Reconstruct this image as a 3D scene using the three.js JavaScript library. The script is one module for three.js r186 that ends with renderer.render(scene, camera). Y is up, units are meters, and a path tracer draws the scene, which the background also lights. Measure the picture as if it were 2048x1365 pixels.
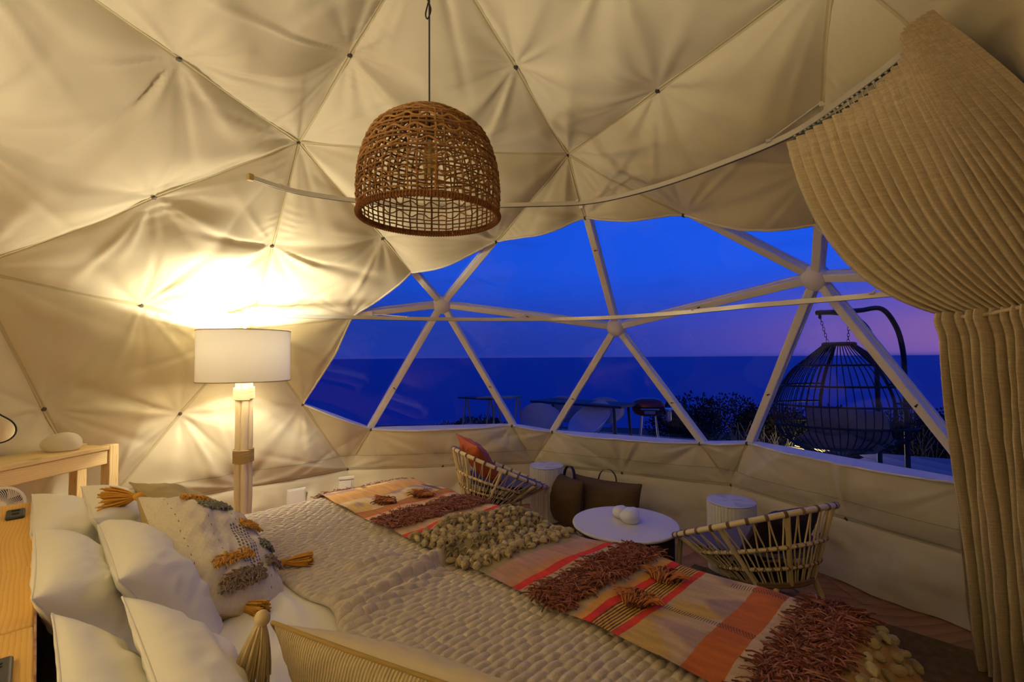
import * as THREE from 'three';
import { mergeGeometries, mergeVertices, toCreasedNormals } from 'three/addons/utils/BufferGeometryUtils.js';
import { RoundedBoxGeometry } from 'three/addons/geometries/RoundedBoxGeometry.js';
import { ImprovedNoise } from 'three/addons/math/ImprovedNoise.js';

// ------------------------------------------------------------------ camera, sky, exposure
const scene = new THREE.Scene();
const renderer = new THREE.WebGLRenderer({ antialias: true });
renderer.toneMapping = THREE.LinearToneMapping;
renderer.toneMappingExposure = 0.86;
renderer.shadowMap.enabled = true;
const camera = new THREE.PerspectiveCamera(2 * Math.atan(682.5 / 952.9) * 180 / Math.PI, 2048 / 1365, 0.05, 30000);
camera.position.set(1.254, 1.489, 1.568);
camera.rotation.set(1.855 * Math.PI / 180, 28.827 * Math.PI / 180, -0.363 * Math.PI / 180, 'YXZ');

const V = (x, y, z) => new THREE.Vector3(x, y, z);
const noise = new ImprovedNoise();
const N3 = (x, y, z = 0.37) => noise.noise(x + 101.3, y + 57.7, z + 13.1);
let seed = 12345;
const rnd = () => { seed = (seed * 1664525 + 1013904223) >>> 0; return seed / 4294967296; };
const rr = (a, b) => a + (b - a) * rnd();
const sst = (x, a, b) => { const t = Math.min(1, Math.max(0, (x - a) / (b - a))); return t * t * (3 - 2 * t); };
const lerp = (a, b, t) => a + (b - a) * t;
const PI = Math.PI;

{ // dusk sky: deep blue overhead, violet and pink low down where the sun has set, faint cloud streaks
  const W = 1024, H = 512, d = new Float32Array(W * H * 4);
  const top = [0.004, 0.055, 0.62], mid = [0.010, 0.10, 0.88], low = [0.010, 0.042, 0.42], pink = [0.30, 0.135, 0.40], pale = [0.05, 0.07, 0.48];
  for (let j = 0; j < H; j++) for (let i = 0; i < W; i++) {
    const el = ((j + 0.5) / H - 0.5) * 180, u = ((i + 0.5) / W - 0.5) * 2 * PI;
    const x = Math.cos(u), z = Math.sin(u), az = Math.atan2(x, -z) * 180 / PI;
    const e = Math.max(el, 0), da = az - 24;
    const west = Math.exp(-(da * da) / (2 * 15 * 15)), wide = Math.exp(-(da * da) / (2 * 38 * 38));
    const a = sst(e, 1, 11), b = sst(e, 16, 50), o = (j * W + i) * 4;
    const band = Math.exp(-((e - 2) ** 2) / (2 * 2.8 * 2.8)) * west, halo = Math.exp(-((e - 2.5) ** 2) / (2 * 4.5 * 4.5)) * wide * 0.32;
    let cl = N3(az * 0.09, e * 0.75, 3) * 0.6 + N3(az * 0.25, e * 1.9, 9) * 0.4;
    cl = sst(cl, 0.2, 0.55) * sst(e, 0.5, 2.5) * (1 - sst(e, 12, 30)) * 0.4;
    for (let c = 0; c < 3; c++) {
      let v = lerp(lerp(low[c], mid[c], a), top[c], b);
      v *= lerp(0.62, 1, sst(az, -75, 5) * (1 - sst(az, 60, 160)));
      v = lerp(v, pale[c], halo); v = lerp(v, pink[c], band);
      d[o + c] = v * (1 - cl * [0.35, 0.5, 0.42][c]);
    }
    d[o + 3] = 1;
  }
  const t = new THREE.DataTexture(d, W, H, THREE.RGBAFormat, THREE.FloatType);
  t.mapping = THREE.EquirectangularReflectionMapping; t.magFilter = THREE.LinearFilter; t.needsUpdate = true;
  scene.background = t; scene.backgroundIntensity = 1.08;
}

// ------------------------------------------------------------------ helpers
const used = new Set();
const numbered = (n) => { if (!used.has(n)) { used.add(n); return n; } for (let k = 1; ; k++) { const m = n + '_' + String(k).padStart(3, '0'); if (!used.has(m)) { used.add(m); return m; } } };
function tag(o, label, category, group, kind) {
  if (label) o.userData.label = label; if (category) o.userData.category = category; if (group) o.userData.group = group; if (kind) o.userData.kind = kind;
  return o;
}
function thing(name, label, category, pos = [0, 0, 0], turn = 0, group) {
  const o = new THREE.Group(); o.name = numbered(name); scene.add(o); o.position.set(...pos); o.rotation.y = turn;
  return tag(o, label, category, group);
}
function struct(name) { const o = new THREE.Group(); o.name = numbered(name); scene.add(o); o.userData.kind = 'structure'; return o; }
function mesh(name, geo, mat, parent = scene) {
  const m = new THREE.Mesh(Array.isArray(geo) ? merge(geo) : geo, mat); m.name = parent === scene ? numbered(name) : name; m.castShadow = m.receiveShadow = true; parent.add(m); return m;
}
function merge(list) {
  const g = list.map((x) => { x = x.index ? x.toNonIndexed() : x.clone(); for (const k of Object.keys(x.attributes)) if (!['position', 'normal', 'uv'].includes(k)) x.deleteAttribute(k); if (!x.attributes.uv) x.setAttribute('uv', new THREE.BufferAttribute(new Float32Array(x.attributes.position.count * 2), 2)); return x; });
  return mergeGeometries(g);
}
const box = (w, h, d, x = 0, y = 0, z = 0, r = 0.004) => new RoundedBoxGeometry(w, h, d, 2, Math.min(r, w / 2.01, h / 2.01, d / 2.01)).translate(x, y, z);
const lathe = (pts, seg = 40) => new THREE.LatheGeometry(pts.map(([a, b]) => new THREE.Vector2(a, b)), seg);
const asV = (p) => (p.isVector3 ? p : V(...p));
const tube = (pts, r, seg = 24, rad = 8, closed = false) => new THREE.TubeGeometry(new THREE.CatmullRomCurve3(pts.map(asV), closed, 'centripetal'), seg, r, rad, closed);
function rod(a, b, r0, r1 = r0, seg = 10) {
  a = asV(a); b = asV(b); const L = a.distanceTo(b), g = new THREE.CylinderGeometry(r1, r0, L, seg);
  return g.applyQuaternion(new THREE.Quaternion().setFromUnitVectors(V(0, 1, 0), b.clone().sub(a).divideScalar(L))).translate((a.x + b.x) / 2, (a.y + b.y) / 2, (a.z + b.z) / 2);
}
function bar(a, b, w, h, outward) { // square bar from a to b, h measured along outward
  a = asV(a); b = asV(b); const L = a.distanceTo(b), X = b.clone().sub(a).normalize(), Zd = X.clone().cross(asV(outward)).normalize(), Y = Zd.clone().cross(X).normalize();
  return new RoundedBoxGeometry(L, h, w, 2, Math.min(w, h) * 0.18).applyMatrix4(new THREE.Matrix4().makeBasis(X, Y, Zd)).translate((a.x + b.x) / 2, (a.y + b.y) / 2, (a.z + b.z) / 2);
}
function gridGeo(nu, nv, f, uvf) { // f(u, v) -> Vector3, u, v in 0..1
  const p = new Float32Array((nu + 1) * (nv + 1) * 3), t = new Float32Array((nu + 1) * (nv + 1) * 2), idx = [];
  for (let j = 0, k = 0; j <= nv; j++) for (let i = 0; i <= nu; i++, k++) {
    const q = f(i / nu, j / nv), w = uvf ? uvf(i / nu, j / nv) : [i / nu, j / nv];
    p[k * 3] = q.x; p[k * 3 + 1] = q.y; p[k * 3 + 2] = q.z; t[k * 2] = w[0]; t[k * 2 + 1] = w[1];
    if (i < nu && j < nv) idx.push(k, k + 1, k + nu + 2, k, k + nu + 2, k + nu + 1);
  }
  const g = new THREE.BufferGeometry();
  g.setAttribute('position', new THREE.BufferAttribute(p, 3)); g.setAttribute('uv', new THREE.BufferAttribute(t, 2)); g.setIndex(idx); g.computeVertexNormals();
  return g;
}
function sweepRect(curve, n, w, h, up = V(0, 1, 0)) { // rectangular profile swept along a curve, h along up
  const prof = [[-w / 2, -h / 2], [w / 2, -h / 2], [w / 2, h / 2], [-w / 2, h / 2], [-w / 2, -h / 2]];
  const g = gridGeo(4, n, (u, v) => {
    const c = curve.getPointAt(v), t = curve.getTangentAt(v), s = t.clone().cross(up).normalize(), k = prof[Math.round(u * 4)];
    return c.addScaledVector(s, k[0]).addScaledVector(up, k[1]);
  });
  return toCreasedNormals(g, 0.6);
}
// textures
function tex(w, h, draw, srgb = false, rep) {
  const c = document.createElement('canvas'); c.width = w; c.height = h; const x = c.getContext('2d'); draw(x, w, h);
  const t = new THREE.CanvasTexture(c); if (srgb) t.colorSpace = THREE.SRGBColorSpace; t.wrapS = t.wrapT = THREE.RepeatWrapping; if (rep) t.repeat.set(...rep); return t;
}
function pix(w, h, f, srgb = false) { // f(x, y) -> [r,g,b] 0..255, tileable if f is
  const d = new Uint8Array(w * h * 4);
  for (let j = 0; j < h; j++) for (let i = 0; i < w; i++) { const c = f(i / w, j / h, i, j), o = (j * w + i) * 4; d[o] = c[0]; d[o + 1] = c[1]; d[o + 2] = c[2]; d[o + 3] = 255; }
  const t = new THREE.DataTexture(d, w, h); t.magFilter = THREE.LinearFilter; t.wrapS = t.wrapT = THREE.RepeatWrapping; if (srgb) t.colorSpace = THREE.SRGBColorSpace; t.needsUpdate = true; return t;
}
const tileN = (u, v, f, s = 0) => { // tileable noise from a torus blend
  const a = N3(u * f, v * f, s), b = N3((u - 1) * f, v * f, s), c = N3(u * f, (v - 1) * f, s), d = N3((u - 1) * f, (v - 1) * f, s);
  return (a * (1 - u) + b * u) * (1 - v) + (c * (1 - u) + d * u) * v;
};
const g1 = (v) => { v = Math.max(0, Math.min(255, v)); return [v, v, v]; };
const std = (color, roughness = 0.8, o = {}) => new THREE.MeshStandardMaterial({ color, roughness, ...o });
const dbl = { side: THREE.DoubleSide };

const bumpCloth = pix(256, 256, (u, v) => g1(128 + 90 * tileN(u, v, 7, 1) + 70 * tileN(u, v, 19, 4) + 30 * (rnd() - 0.5)));
const bumpWeave = pix(128, 128, (u, v, i, j) => g1(128 + 60 * Math.sin(u * 2 * PI * 24) * Math.sin(v * 2 * PI * 24) + 50 * tileN(u, v, 12, 2) + 40 * (rnd() - 0.5)));
const woodTex = (a, b, s, knots = 2, rings = 26) => { // plain-sawn softwood grain, colours a (early) to b (late)
  const A = new THREE.Color(a), B = new THREE.Color(b), ks = []; for (let k = 0; k < knots; k++) ks.push([rr(0.1, 0.9), rr(0.1, 0.9), rr(0.5, 1)]);
  return pix(512, 256, (u, v) => {
    let w = v + 0.05 * N3(u * 2.2, v * 3, s) + (rings < 12 ? 0.3 : 0.14) * N3(u * 1.6, v * 1.3, s + 5), dark = 0;
    for (const [kx, ky, ka] of ks) { const dx = (u - kx) * 2.6, dy = v - ky, q = Math.exp(-(dx * dx + dy * dy) / 0.006); w += 0.06 * ka * Math.exp(-(dx * dx + dy * dy) / 0.03) * Math.sign(dy || 1); dark = Math.max(dark, q); }
    const ring = w * rings, fr = ring - Math.floor(ring); let t = Math.pow(fr, 2.2) * 0.85 + 0.15 * N3(u * 60, v * 200, s + 2);
    t = Math.min(1, Math.max(0, t * 0.75 + 0.25 * N3(u * 3, v * 6, s + 9) + dark * 0.8));
    const e = 1 - dark * 0.35; return [lerp(A.r, B.r, t), lerp(A.g, B.g, t), lerp(A.b, B.b, t)].map((x) => Math.pow(Math.max(0, x) * e, 1 / 2.2) * 255);
  }, true);
};

// ------------------------------------------------------------------ materials
const M = {};
M.liner = std('#d9ceae', 0.78, { ...dbl, bumpMap: bumpCloth, bumpScale: 0.0012 });
M.linerBack = std('#8f8468', 0.9, dbl);
M.seam = std('#c4b78f', 0.85, dbl);
M.band = std('#d5ccaf', 0.8, { ...dbl, bumpMap: bumpCloth, bumpScale: 0.001 });
M.stitch = std('#b5a880', 0.9, dbl);
M.strut = std('#f3ead4', 0.45);
M.frame = std('#ded8cc', 0.5, dbl);
M.dark = std('#1c1a18', 0.6);
M.tie = std('#5d5446', 0.5, { metalness: 0.5 });
M.alu = std('#d8d4cb', 0.35, { metalness: 0.6 });
M.white = std('#e9e4da', 0.5);
M.pane = new THREE.MeshPhysicalMaterial({ color: '#ffffff', transmission: 1, thickness: 0, roughness: 0, ior: 1.5, specularIntensity: 0.7, side: THREE.DoubleSide });
// ------------------------------------------------------------------ the geodesic dome (2-frequency, radius 3 m, on a 0.41 m riser)
const R = 3, O = V(0, 0.41, 0);
const sph = (el, az) => V(Math.cos(el) * Math.sin(az), Math.sin(el), -Math.cos(el) * Math.cos(az));
const VX = { Z: V(0, 1, 0) }, EL = Math.atan(0.5), D72 = 2 * PI / 5;
for (let k = 0; k < 5; k++) { VX['P' + k] = sph(EL, k * D72); VX['Q' + k] = sph(-EL, (k + 0.5) * D72); }
const midU = (a, b) => VX[a].clone().add(VX[b]).normalize(), nx = (k) => (k + 1) % 5, pv = (k) => (k + 4) % 5;
for (let k = 0; k < 5; k++) {
  VX['T' + k] = midU('P' + k, 'Z'); VX['E' + k] = midU('P' + k, 'P' + nx(k));         // E_k lies between P_k and P_k+1
  VX['R' + k] = midU('P' + k, 'Q' + k); VX['L' + k] = midU('P' + k, 'Q' + pv(k));      // base ring: L_k, R_k under P_k
}
const W3 = {}; for (const k in VX) W3[k] = VX[k].clone().multiplyScalar(R).add(O);
const tris = [];
for (let k = 0; k < 5; k++) {
  const n = nx(k);
  tris.push(['Z', 'T' + k, 'T' + n], ['T' + k, 'E' + k, 'T' + n], ['P' + k, 'T' + k, 'E' + k], ['P' + k, 'E' + pv(k), 'T' + k], ['P' + k, 'L' + k, 'R' + k], ['P' + k, 'R' + k, 'E' + k], ['P' + k, 'E' + pv(k), 'L' + k], ['E' + k, 'R' + k, 'L' + n]);
}
const key3 = (t) => t.slice().sort().join();
// window openings, as weights on the corners of a triangle. P0 faces the sea, E4 / E0 the hubs beside it.
const mk = (o) => o; // {corner: weight}
const w_a = mk({ P4: 0.5, R4: 0.5 }), w_b = { P4: 0.5, E4: 0.5 }, w_c = { E4: 0.72, T4: 0.28 }, w_d = { E4: 0.5, T0: 0.5 }, w_e = { T0: 0.69, P0: 0.31 }, w_f = { T0: 0.5, E0: 0.5 }, w_g = { E0: 0.72, T1: 0.28 }, w_h = { P1: 0.5, E0: 0.5 }, w_i = { P1: 0.5, L1: 0.5 };
const sA0 = { E4: 0.25, R4: 0.75 }, sA1 = { E4: 0.25, L0: 0.75 }, sP1 = { P0: 0.25, L0: 0.75 }, sP2 = { P0: 0.25, R0: 0.75 }, sB2 = { E0: 0.25, R0: 0.75 }, sB3 = { E0: 0.25, L1: 0.75 };
const one = (k) => ({ [k]: 1 });
const openings = [
  { t: ['P4', 'E4', 'R4'], win: [one('E4'), w_b, w_a, sA0], liner: [[one('P4'), w_b, w_a], [w_a, sA0, one('R4')]] },
  { t: ['P4', 'E4', 'T4'], win: [one('E4'), w_b, w_c], liner: [[one('P4'), w_b, w_c, one('T4')]] },
  { t: ['E4', 'T4', 'T0'], win: [one('E4'), w_c, w_d], liner: [[w_c, one('T4'), one('T0'), w_d]] },
  { t: ['P0', 'E4', 'T0'], win: [one('P0'), one('E4'), w_d, w_e], liner: [[w_d, one('T0'), w_e]] },
  { t: ['P0', 'E0', 'T0'], win: [one('P0'), w_e, w_f, one('E0')], liner: [[w_e, one('T0'), w_f]] },
  { t: ['E0', 'T0', 'T1'], win: [one('E0'), w_f, w_g], liner: [[w_f, one('T0'), one('T1'), w_g]] },
  { t: ['P1', 'E0', 'T1'], win: [one('E0'), w_g, w_h], liner: [[one('P1'), w_h, w_g, one('T1')]] },
  { t: ['P1', 'E0', 'L1'], win: [one('E0'), w_h, w_i, sB3], liner: [[one('P1'), w_h, w_i], [w_i, sB3, one('L1')]] },
  { t: ['E0', 'R0', 'L1'], win: [one('E0'), sB2, sB3], liner: [[sB2, one('R0'), one('L1'), sB3]] },
  { t: ['P0', 'R0', 'E0'], win: [one('P0'), sP2, sB2, one('E0')], liner: [[sP2, one('R0'), sB2]] },
  { t: ['P0', 'L0', 'R0'], win: [one('P0'), sP1, sP2], liner: [[sP1, one('L0'), one('R0'), sP2]] },
  { t: ['P0', 'E4', 'L0'], win: [one('P0'), one('E4'), sA1, sP1], liner: [[sP1, sA1, one('L0')]] },
  { t: ['E4', 'R4', 'L0'], win: [one('E4'), sA0, sA1], liner: [[sA0, one('R4'), one('L0'), sA1]] },
];
const openOf = new Map(openings.map((o) => [key3(o.t), o]));
const at3 = (w) => { const p = V(0, 0, 0); for (const k in w) p.addScaledVector(W3[k], w[k]); return p; };
const baryOf = (w, t) => t.map((k) => w[k] || 0);

// ties: every hub and the middle of every strut, where the liner is laced to the frame
const edges = new Map();
for (const t of tris) for (let i = 0; i < 3; i++) { const e = [t[i], t[(i + 1) % 3]].sort(); edges.set(e.join(), e); }
const inWindow = new Set(['P0', 'E4', 'E0']);
const ties = [];
for (const k in W3) if (k[0] !== 'Q' && !inWindow.has(k)) ties.push({ p: W3[k].clone(), hub: true });
for (const [, e] of edges) {
  if (inWindow.has(e[0]) && inWindow.has(e[1])) continue;
  if (e.includes('P0') && !e.includes('T0')) continue;
  if ((e.includes('E4') || e.includes('E0')) && (e.includes('L0') || e.includes('R0') || e.includes('R4') || e.includes('L1'))) continue;
  if (e.includes('P0')) { ties.push({ p: at3(w_e) }); continue; }
  ties.push({ p: W3[e[0]].clone().add(W3[e[1]]).multiplyScalar(0.5) });
}
for (const w of [sA0, sA1, sP1, sP2, sB2, sB3]) ties.push({ p: at3(w) });
for (const t of ties) {
  const r = t.p.clone().sub(O).normalize(); t.a = V(0, 1, 0).cross(r); if (t.a.length() < 0.05) t.a.set(1, 0, 0); t.a.normalize(); t.b = r.clone().cross(t.a); // a: sideways, b: up
  t.folds = []; const n = t.hub ? 14 : 12;
  for (let k = 0; k < n; k++) {
    const low = t.p.y < 1.1 ? 0.9 : 1;
    t.folds.push({ th: (k + rr(0.1, 0.9)) / n * 2 * PI, s: rr(0.05, 0.14), L: rr(0.10, 0.28), A: rr(0.006, 0.02) * low * (rnd() < 0.5 ? -1 : 1) });
  }
  for (let k = 0; k < (t.hub ? 6 : 4); k++) t.folds.push({ th: rr(0, 2 * PI), s: rr(0.025, 0.055), L: rr(0.26, 0.42), A: rr(0.006, 0.014) * (rnd() < 0.5 ? -1 : 1) });
  // two long swags, the fabric hanging from tie to tie
  for (const th of [rr(-0.32, -0.1), PI + rr(0.1, 0.32)]) t.folds.push({ th, s: 0.16, L: 0.36, A: t.p.y > 1.3 ? 0.03 : 0.012 });
}
const grid = new Map(), cell = (p) => [Math.floor(p.x / 1.1), Math.floor(p.y / 1.1), Math.floor(p.z / 1.1)];
for (const t of ties) { const [a, b, c] = cell(t.p); for (let i = -1; i <= 1; i++) for (let j = -1; j <= 1; j++) for (let k = -1; k <= 1; k++) { const q = [a + i, b + j, c + k].join(); if (!grid.has(q)) grid.set(q, []); grid.get(q).push(t); } }
const dv = V(0, 0, 0);
function tieField(p) { // [fold height, slackness 0 at a tie .. 1 away from it]
  let h = 0, w = 1;
  for (const t of grid.get(cell(p).join()) || []) {
    dv.subVectors(p, t.p); const r = dv.length(); if (r > 1.1) continue;
    w *= 1 - 0.97 * Math.exp(-r * r / (2 * 0.13 * 0.13));
    const x = dv.dot(t.a), y = dv.dot(t.b), th = Math.atan2(y, x), cut = 1 - sst(r, 0.75, 1.1);
    for (const f of t.folds) { let d = th - f.th; d -= 2 * PI * Math.round(d / (2 * PI)); const s = f.s * (1 + 0.15 * Math.sin(r * 9 + f.th * 5)); if (Math.abs(d) < 4 * s) h += f.A * Math.exp(-d * d / (2 * s * s)) * (r / f.L) * Math.exp(1 - r / f.L) * cut; }
  }
  return [h, w];
}
// inward displacement of the liner at p on the flat triangle; dmin-product fe is 0 on struts, 1 in the middle of a panel
const INSET = 0.045;
function linerAt(p, fe, edgeD, out) {
  const [h, w] = tieField(p), r = p.clone().sub(O).normalize();
  const wob = N3(p.x * 1.6, p.y * 1.6, p.z * 1.6) * 0.02 + N3(p.x * 4.1, p.y * 4.1, p.z * 4.1) * 0.006;
  const gather = edgeD < 0.3 ? (edgeD / 0.05) * Math.exp(1 - edgeD / 0.05) * 0.0026 * Math.sin((p.x * 1.1 + p.z * 0.8 + p.y * 0.5) * 78 + 5 * N3(p.x * 3, p.y * 3, p.z * 3)) * sst(N3(p.x * 2.1 + 7, p.y * 2.1, p.z * 2.1), -0.1, 0.35) : 0;
  const inn = INSET + w * (0.012 + 0.055 * fe) + h * (0.45 + 0.55 * fe) + wob * fe * w + gather + (out || 0);
  return p.clone().addScaledVector(r, -inn);
}
const clip = (poly, inside) => { // Sutherland-Hodgman against one line; inside(q) is a signed value
  const r = []; for (let i = 0; i < poly.length; i++) { const a = poly[i], b = poly[(i + 1) % poly.length], fa = inside(a), fb = inside(b); if (fa >= 0) r.push(a); if ((fa > 0 && fb < 0) || (fa < 0 && fb > 0)) { const t = fa / (fa - fb); r.push(a.map((x, k) => x + (b[k] - x) * t)); } } return r;
};
const heightsOf = (t) => { const [A, B, C] = t.map((k) => W3[k]); const ar = B.clone().sub(A).cross(C.clone().sub(A)).length(); return [ar / B.distanceTo(C), ar / A.distanceTo(C), ar / A.distanceTo(B)]; };
const toP = (t, l) => V(0, 0, 0).addScaledVector(W3[t[0]], l[0]).addScaledVector(W3[t[1]], l[1]).addScaledVector(W3[t[2]], l[2]);
function linerPoint(t, l, H, out) { const d = [0, 1, 2].map((i) => l[i] * H[i]); let fe = 1; for (const x of d) fe *= 1 - Math.exp(-Math.max(0, x) / 0.11); return linerAt(toP(t, l), fe, Math.max(0, Math.min(...d)), out); }
function panelGeo(t, polys, N, mapFn, extraClip) {
  const pos = [], uv = [], idx = [], seen = new Map(), [A, B, C] = t.map((k) => W3[k]), U = B.clone().sub(A).normalize(), NN = U.clone().cross(C.clone().sub(A)).normalize(), VV = NN.clone().cross(U);
  const put = (l) => { const k = l.map((x) => Math.round(x * 1e5)).join(); if (seen.has(k)) return seen.get(k); const flat = toP(t, l), q = mapFn(l, flat), d = flat.sub(A), i = pos.length / 3; pos.push(q.x, q.y, q.z); uv.push(d.dot(U), d.dot(VV)); seen.set(k, i); return i; };
  const area = (q) => { let s = 0; for (let i = 0; i < q.length; i++) { const a = q[i], b = q[(i + 1) % q.length]; s += a[0] * b[1] - a[1] * b[0]; } return s; };
  for (let poly of polys) {
    poly = poly.map((w) => baryOf(w, t)); if (area(poly) < 0) poly = poly.slice().reverse();
    const lines = poly.map((a, i) => { const b = poly[(i + 1) % poly.length]; return (q) => { const v = (b[0] - a[0]) * (q[1] - a[1]) - (b[1] - a[1]) * (q[0] - a[0]); return Math.abs(v) < 1e-9 ? 0 : v; }; });
    if (extraClip) lines.push(...[].concat(extraClip));
    const cellPoly = (q) => { for (const f of lines) { q = clip(q, f); if (q.length < 3) return; } for (let k = 1; k + 1 < q.length; k++) { const a = put(q[0]), b = put(q[k]), c = put(q[k + 1]); if (a !== b && b !== c && a !== c) idx.push(a, b, c); } };
    for (let i = 0; i < N; i++) for (let j = 0; j < N - i; j++) {
      const L = (a, b) => [a / N, b / N, (N - a - b) / N];
      cellPoly([L(i, j), L(i + 1, j), L(i, j + 1)]); if (i + j < N - 1) cellPoly([L(i + 1, j), L(i + 1, j + 1), L(i, j + 1)]);
    }
  }
  if (!idx.length) return null;
  const g = new THREE.BufferGeometry(); g.setAttribute('position', new THREE.Float32BufferAttribute(pos, 3)); g.setAttribute('uv', new THREE.Float32BufferAttribute(uv, 2)); g.setIndex(idx); g.computeVertexNormals(); return g;
}
const outwFlat = (p) => p.clone().addScaledVector(V(p.x, 0, p.z).normalize(), 0.035);
const dome = struct('wall_dome'); tag(dome, 'cream fabric liner laced to the geodesic dome frame in triangular panels');
const shell = struct('roof_shell'); tag(shell, 'outer canvas skin of the dome tent');
const seenFromCamera = (t) => { const c = W3[t[0]].clone().add(W3[t[1]]).add(W3[t[2]]).divideScalar(3), d = c.sub(camera.position); const f = V(-0.482, 0.032, -0.876); return d.dot(f) / d.length() > -0.25; };
for (const t of tris) {
  const o = openOf.get(key3(t)), T = o ? o.t : t, polys = o ? o.liner : [t.map(one)], H = heightsOf(T), N = seenFromCamera(t) ? 104 : 36;
  const g = panelGeo(T, polys, N, (l) => linerPoint(T, l, H)); if (g) mesh('liner_panel', g, M.liner, dome);
  const s = panelGeo(T, polys, 1, (l, p) => p.clone().addScaledVector(p.clone().sub(O).normalize(), 0.04)); if (s) mesh('canvas_panel', s, M.linerBack, shell);
  if (Math.min(...T.map((k) => W3[k].y)) < 0.5) { // stitched belt along the foot of the dome
    const hy = (l) => 0.555 - toP(T, l).y, b = panelGeo(T, polys, N, (l) => linerPoint(T, l, H, 0.010), hy); if (b) mesh('skirt_band', b, M.band, dome);
    for (const y of [0.548, 0.422]) { const st = panelGeo(T, polys, N, (l) => linerPoint(T, l, H, 0.0125), [(l) => toP(T, l).y - y, (l) => y + 0.005 - toP(T, l).y]); if (st) mesh('stitching', st, M.stitch, dome); }
  }
}
for (let k = 0; k < 5; k++) for (const [a, b] of [['L' + k, 'R' + k], ['R' + k, 'L' + nx(k)]]) { // unseen riser wall behind the skirt, placed to keep sky light out
  const A = outwFlat(W3[a]), B = outwFlat(W3[b]); mesh('unseen_riser_panel', gridGeo(1, 1, (u, v) => A.clone().lerp(B, u).setY(lerp(0.45, -0.3, v))), M.linerBack, shell);
}
// stitched seams over the struts
for (const [, e] of edges) {
  if (inWindow.has(e[0]) && inWindow.has(e[1])) continue;
  let t0 = 0, t1 = 1; const wk = e.findIndex((k) => inWindow.has(k));
  if (wk >= 0) { const other = e[1 - wk]; const c = [w_b, w_c, w_d, w_e, w_f, w_g, w_h, sA0, sA1, sP1, sP2, sB2, sB3].find((w) => w[e[0]] && w[e[1]]); if (!c) continue; if (wk === 0) t0 = c[other]; else t1 = 1 - c[other]; if (wk === 0) { t0 = 1 - c[e[0]]; } }
  const pts = []; for (let k = 0; k <= 40; k++) { const t = lerp(t0, t1, k / 40), p = W3[e[0]].clone().lerp(W3[e[1]], t); pts.push(linerAt(p, 0, 0, 0.003)); }
  const c = new THREE.CatmullRomCurve3(pts), out = pts[20].clone().sub(O).normalize().negate();
  const g = gridGeo(4, 60, (u, v) => { const q = c.getPointAt(v), s = c.getTangentAt(v).cross(out).normalize(); const w = (u - 0.5) * 0.034; return q.addScaledVector(s, w).addScaledVector(out, [-0.004, 0.004, 0.0005, 0.004, -0.004][Math.round(u * 4)]); });
  mesh('seam', toCreasedNormals(g, 0.5), M.seam, dome);
}
// tie knots
for (const t of ties) {
  if (t.p.clone().sub(camera.position).dot(V(-0.482, 0.032, -0.876)) < 0) continue;
  const r = t.p.clone().sub(O).normalize().negate(), q = new THREE.Quaternion().setFromUnitVectors(V(0, 1, 0), r), c = linerAt(t.p, 0, 0, 0.004);
  const g = merge([new THREE.TorusGeometry(0.011, 0.0035, 6, 14).rotateX(PI / 2), new THREE.CylinderGeometry(0.009, 0.012, 0.012, 10).translate(0, 0.004, 0), box(0.008, 0.006, 0.02, 0, 0.007, 0.006, 0.002)]).applyQuaternion(q).translate(c.x, c.y, c.z);
  mesh('tie', g, M.tie, dome);
}
// skirt from the base ring down to the floor
for (let k = 0; k < 5; k++) for (const [a, b] of [['L' + k, 'R' + k], ['R' + k, 'L' + nx(k)]]) {
  const g = gridGeo(90, 14, (u, v) => {
    const p = W3[a].clone().lerp(W3[b], u), q = linerAt(p, 0, 0, 0), out = V(p.x, 0, p.z).normalize(), al = u * W3[a].distanceTo(W3[b]) + k * 7.3 + (a[0] === 'R' ? 3.1 : 0);
    const fade = sst(u, 0, 0.06) * (1 - sst(u, 0.94, 1)), y = lerp(q.y, 0.006, v);
    const wv = (0.06 * N3(al * 2.2, v * 1.4, k) + 0.03 * N3(al * 6, v * 2.5, k + 4) + 0.012 * N3(al * 3, v * 7, k + 9)) * sst(v, 0, 0.5) * (0.3 + 0.7 * fade);
    return V(q.x, y, q.z).addScaledVector(out, -0.03 * v - 0.012 * sst(v, 0, 0.1) + wv);
  });
  mesh('skirt_panel', g, M.liner, dome);
}

// ------------------------------------------------------------------ the window: clear panes between the struts
const win = struct('window_1'); tag(win, 'panoramic window of clear triangular panes between cream struts');
const outw = (p, d) => p.clone().addScaledVector(p.clone().sub(O).normalize(), d);
for (const o of openings) {
  const q = o.win.map((w) => outw(at3(w), 0.034)), pos = [], idx = []; q.forEach((p) => pos.push(p.x, p.y, p.z)); for (let k = 1; k + 1 < q.length; k++) idx.push(0, k, k + 1);
  const g = new THREE.BufferGeometry(); g.setAttribute('position', new THREE.Float32BufferAttribute(pos, 3)); g.setIndex(idx); g.setAttribute('uv', new THREE.Float32BufferAttribute(new Float32Array(q.length * 2), 2)); g.computeVertexNormals(); mesh('pane', g, M.pane, win);
}
const strutList = [['E4', 'P0'], ['P0', 'E0'], ['E4', 'R4'], ['E4', 'L0'], ['P0', 'L0'], ['P0', 'R0'], ['E0', 'R0'], ['E0', 'L1'], ['P0', 'T0'], ['E4', 'T0'], ['E0', 'T0'], ['E4', 'T4'], ['E4', 'P4'], ['E0', 'T1'], ['E0', 'P1']];
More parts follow.
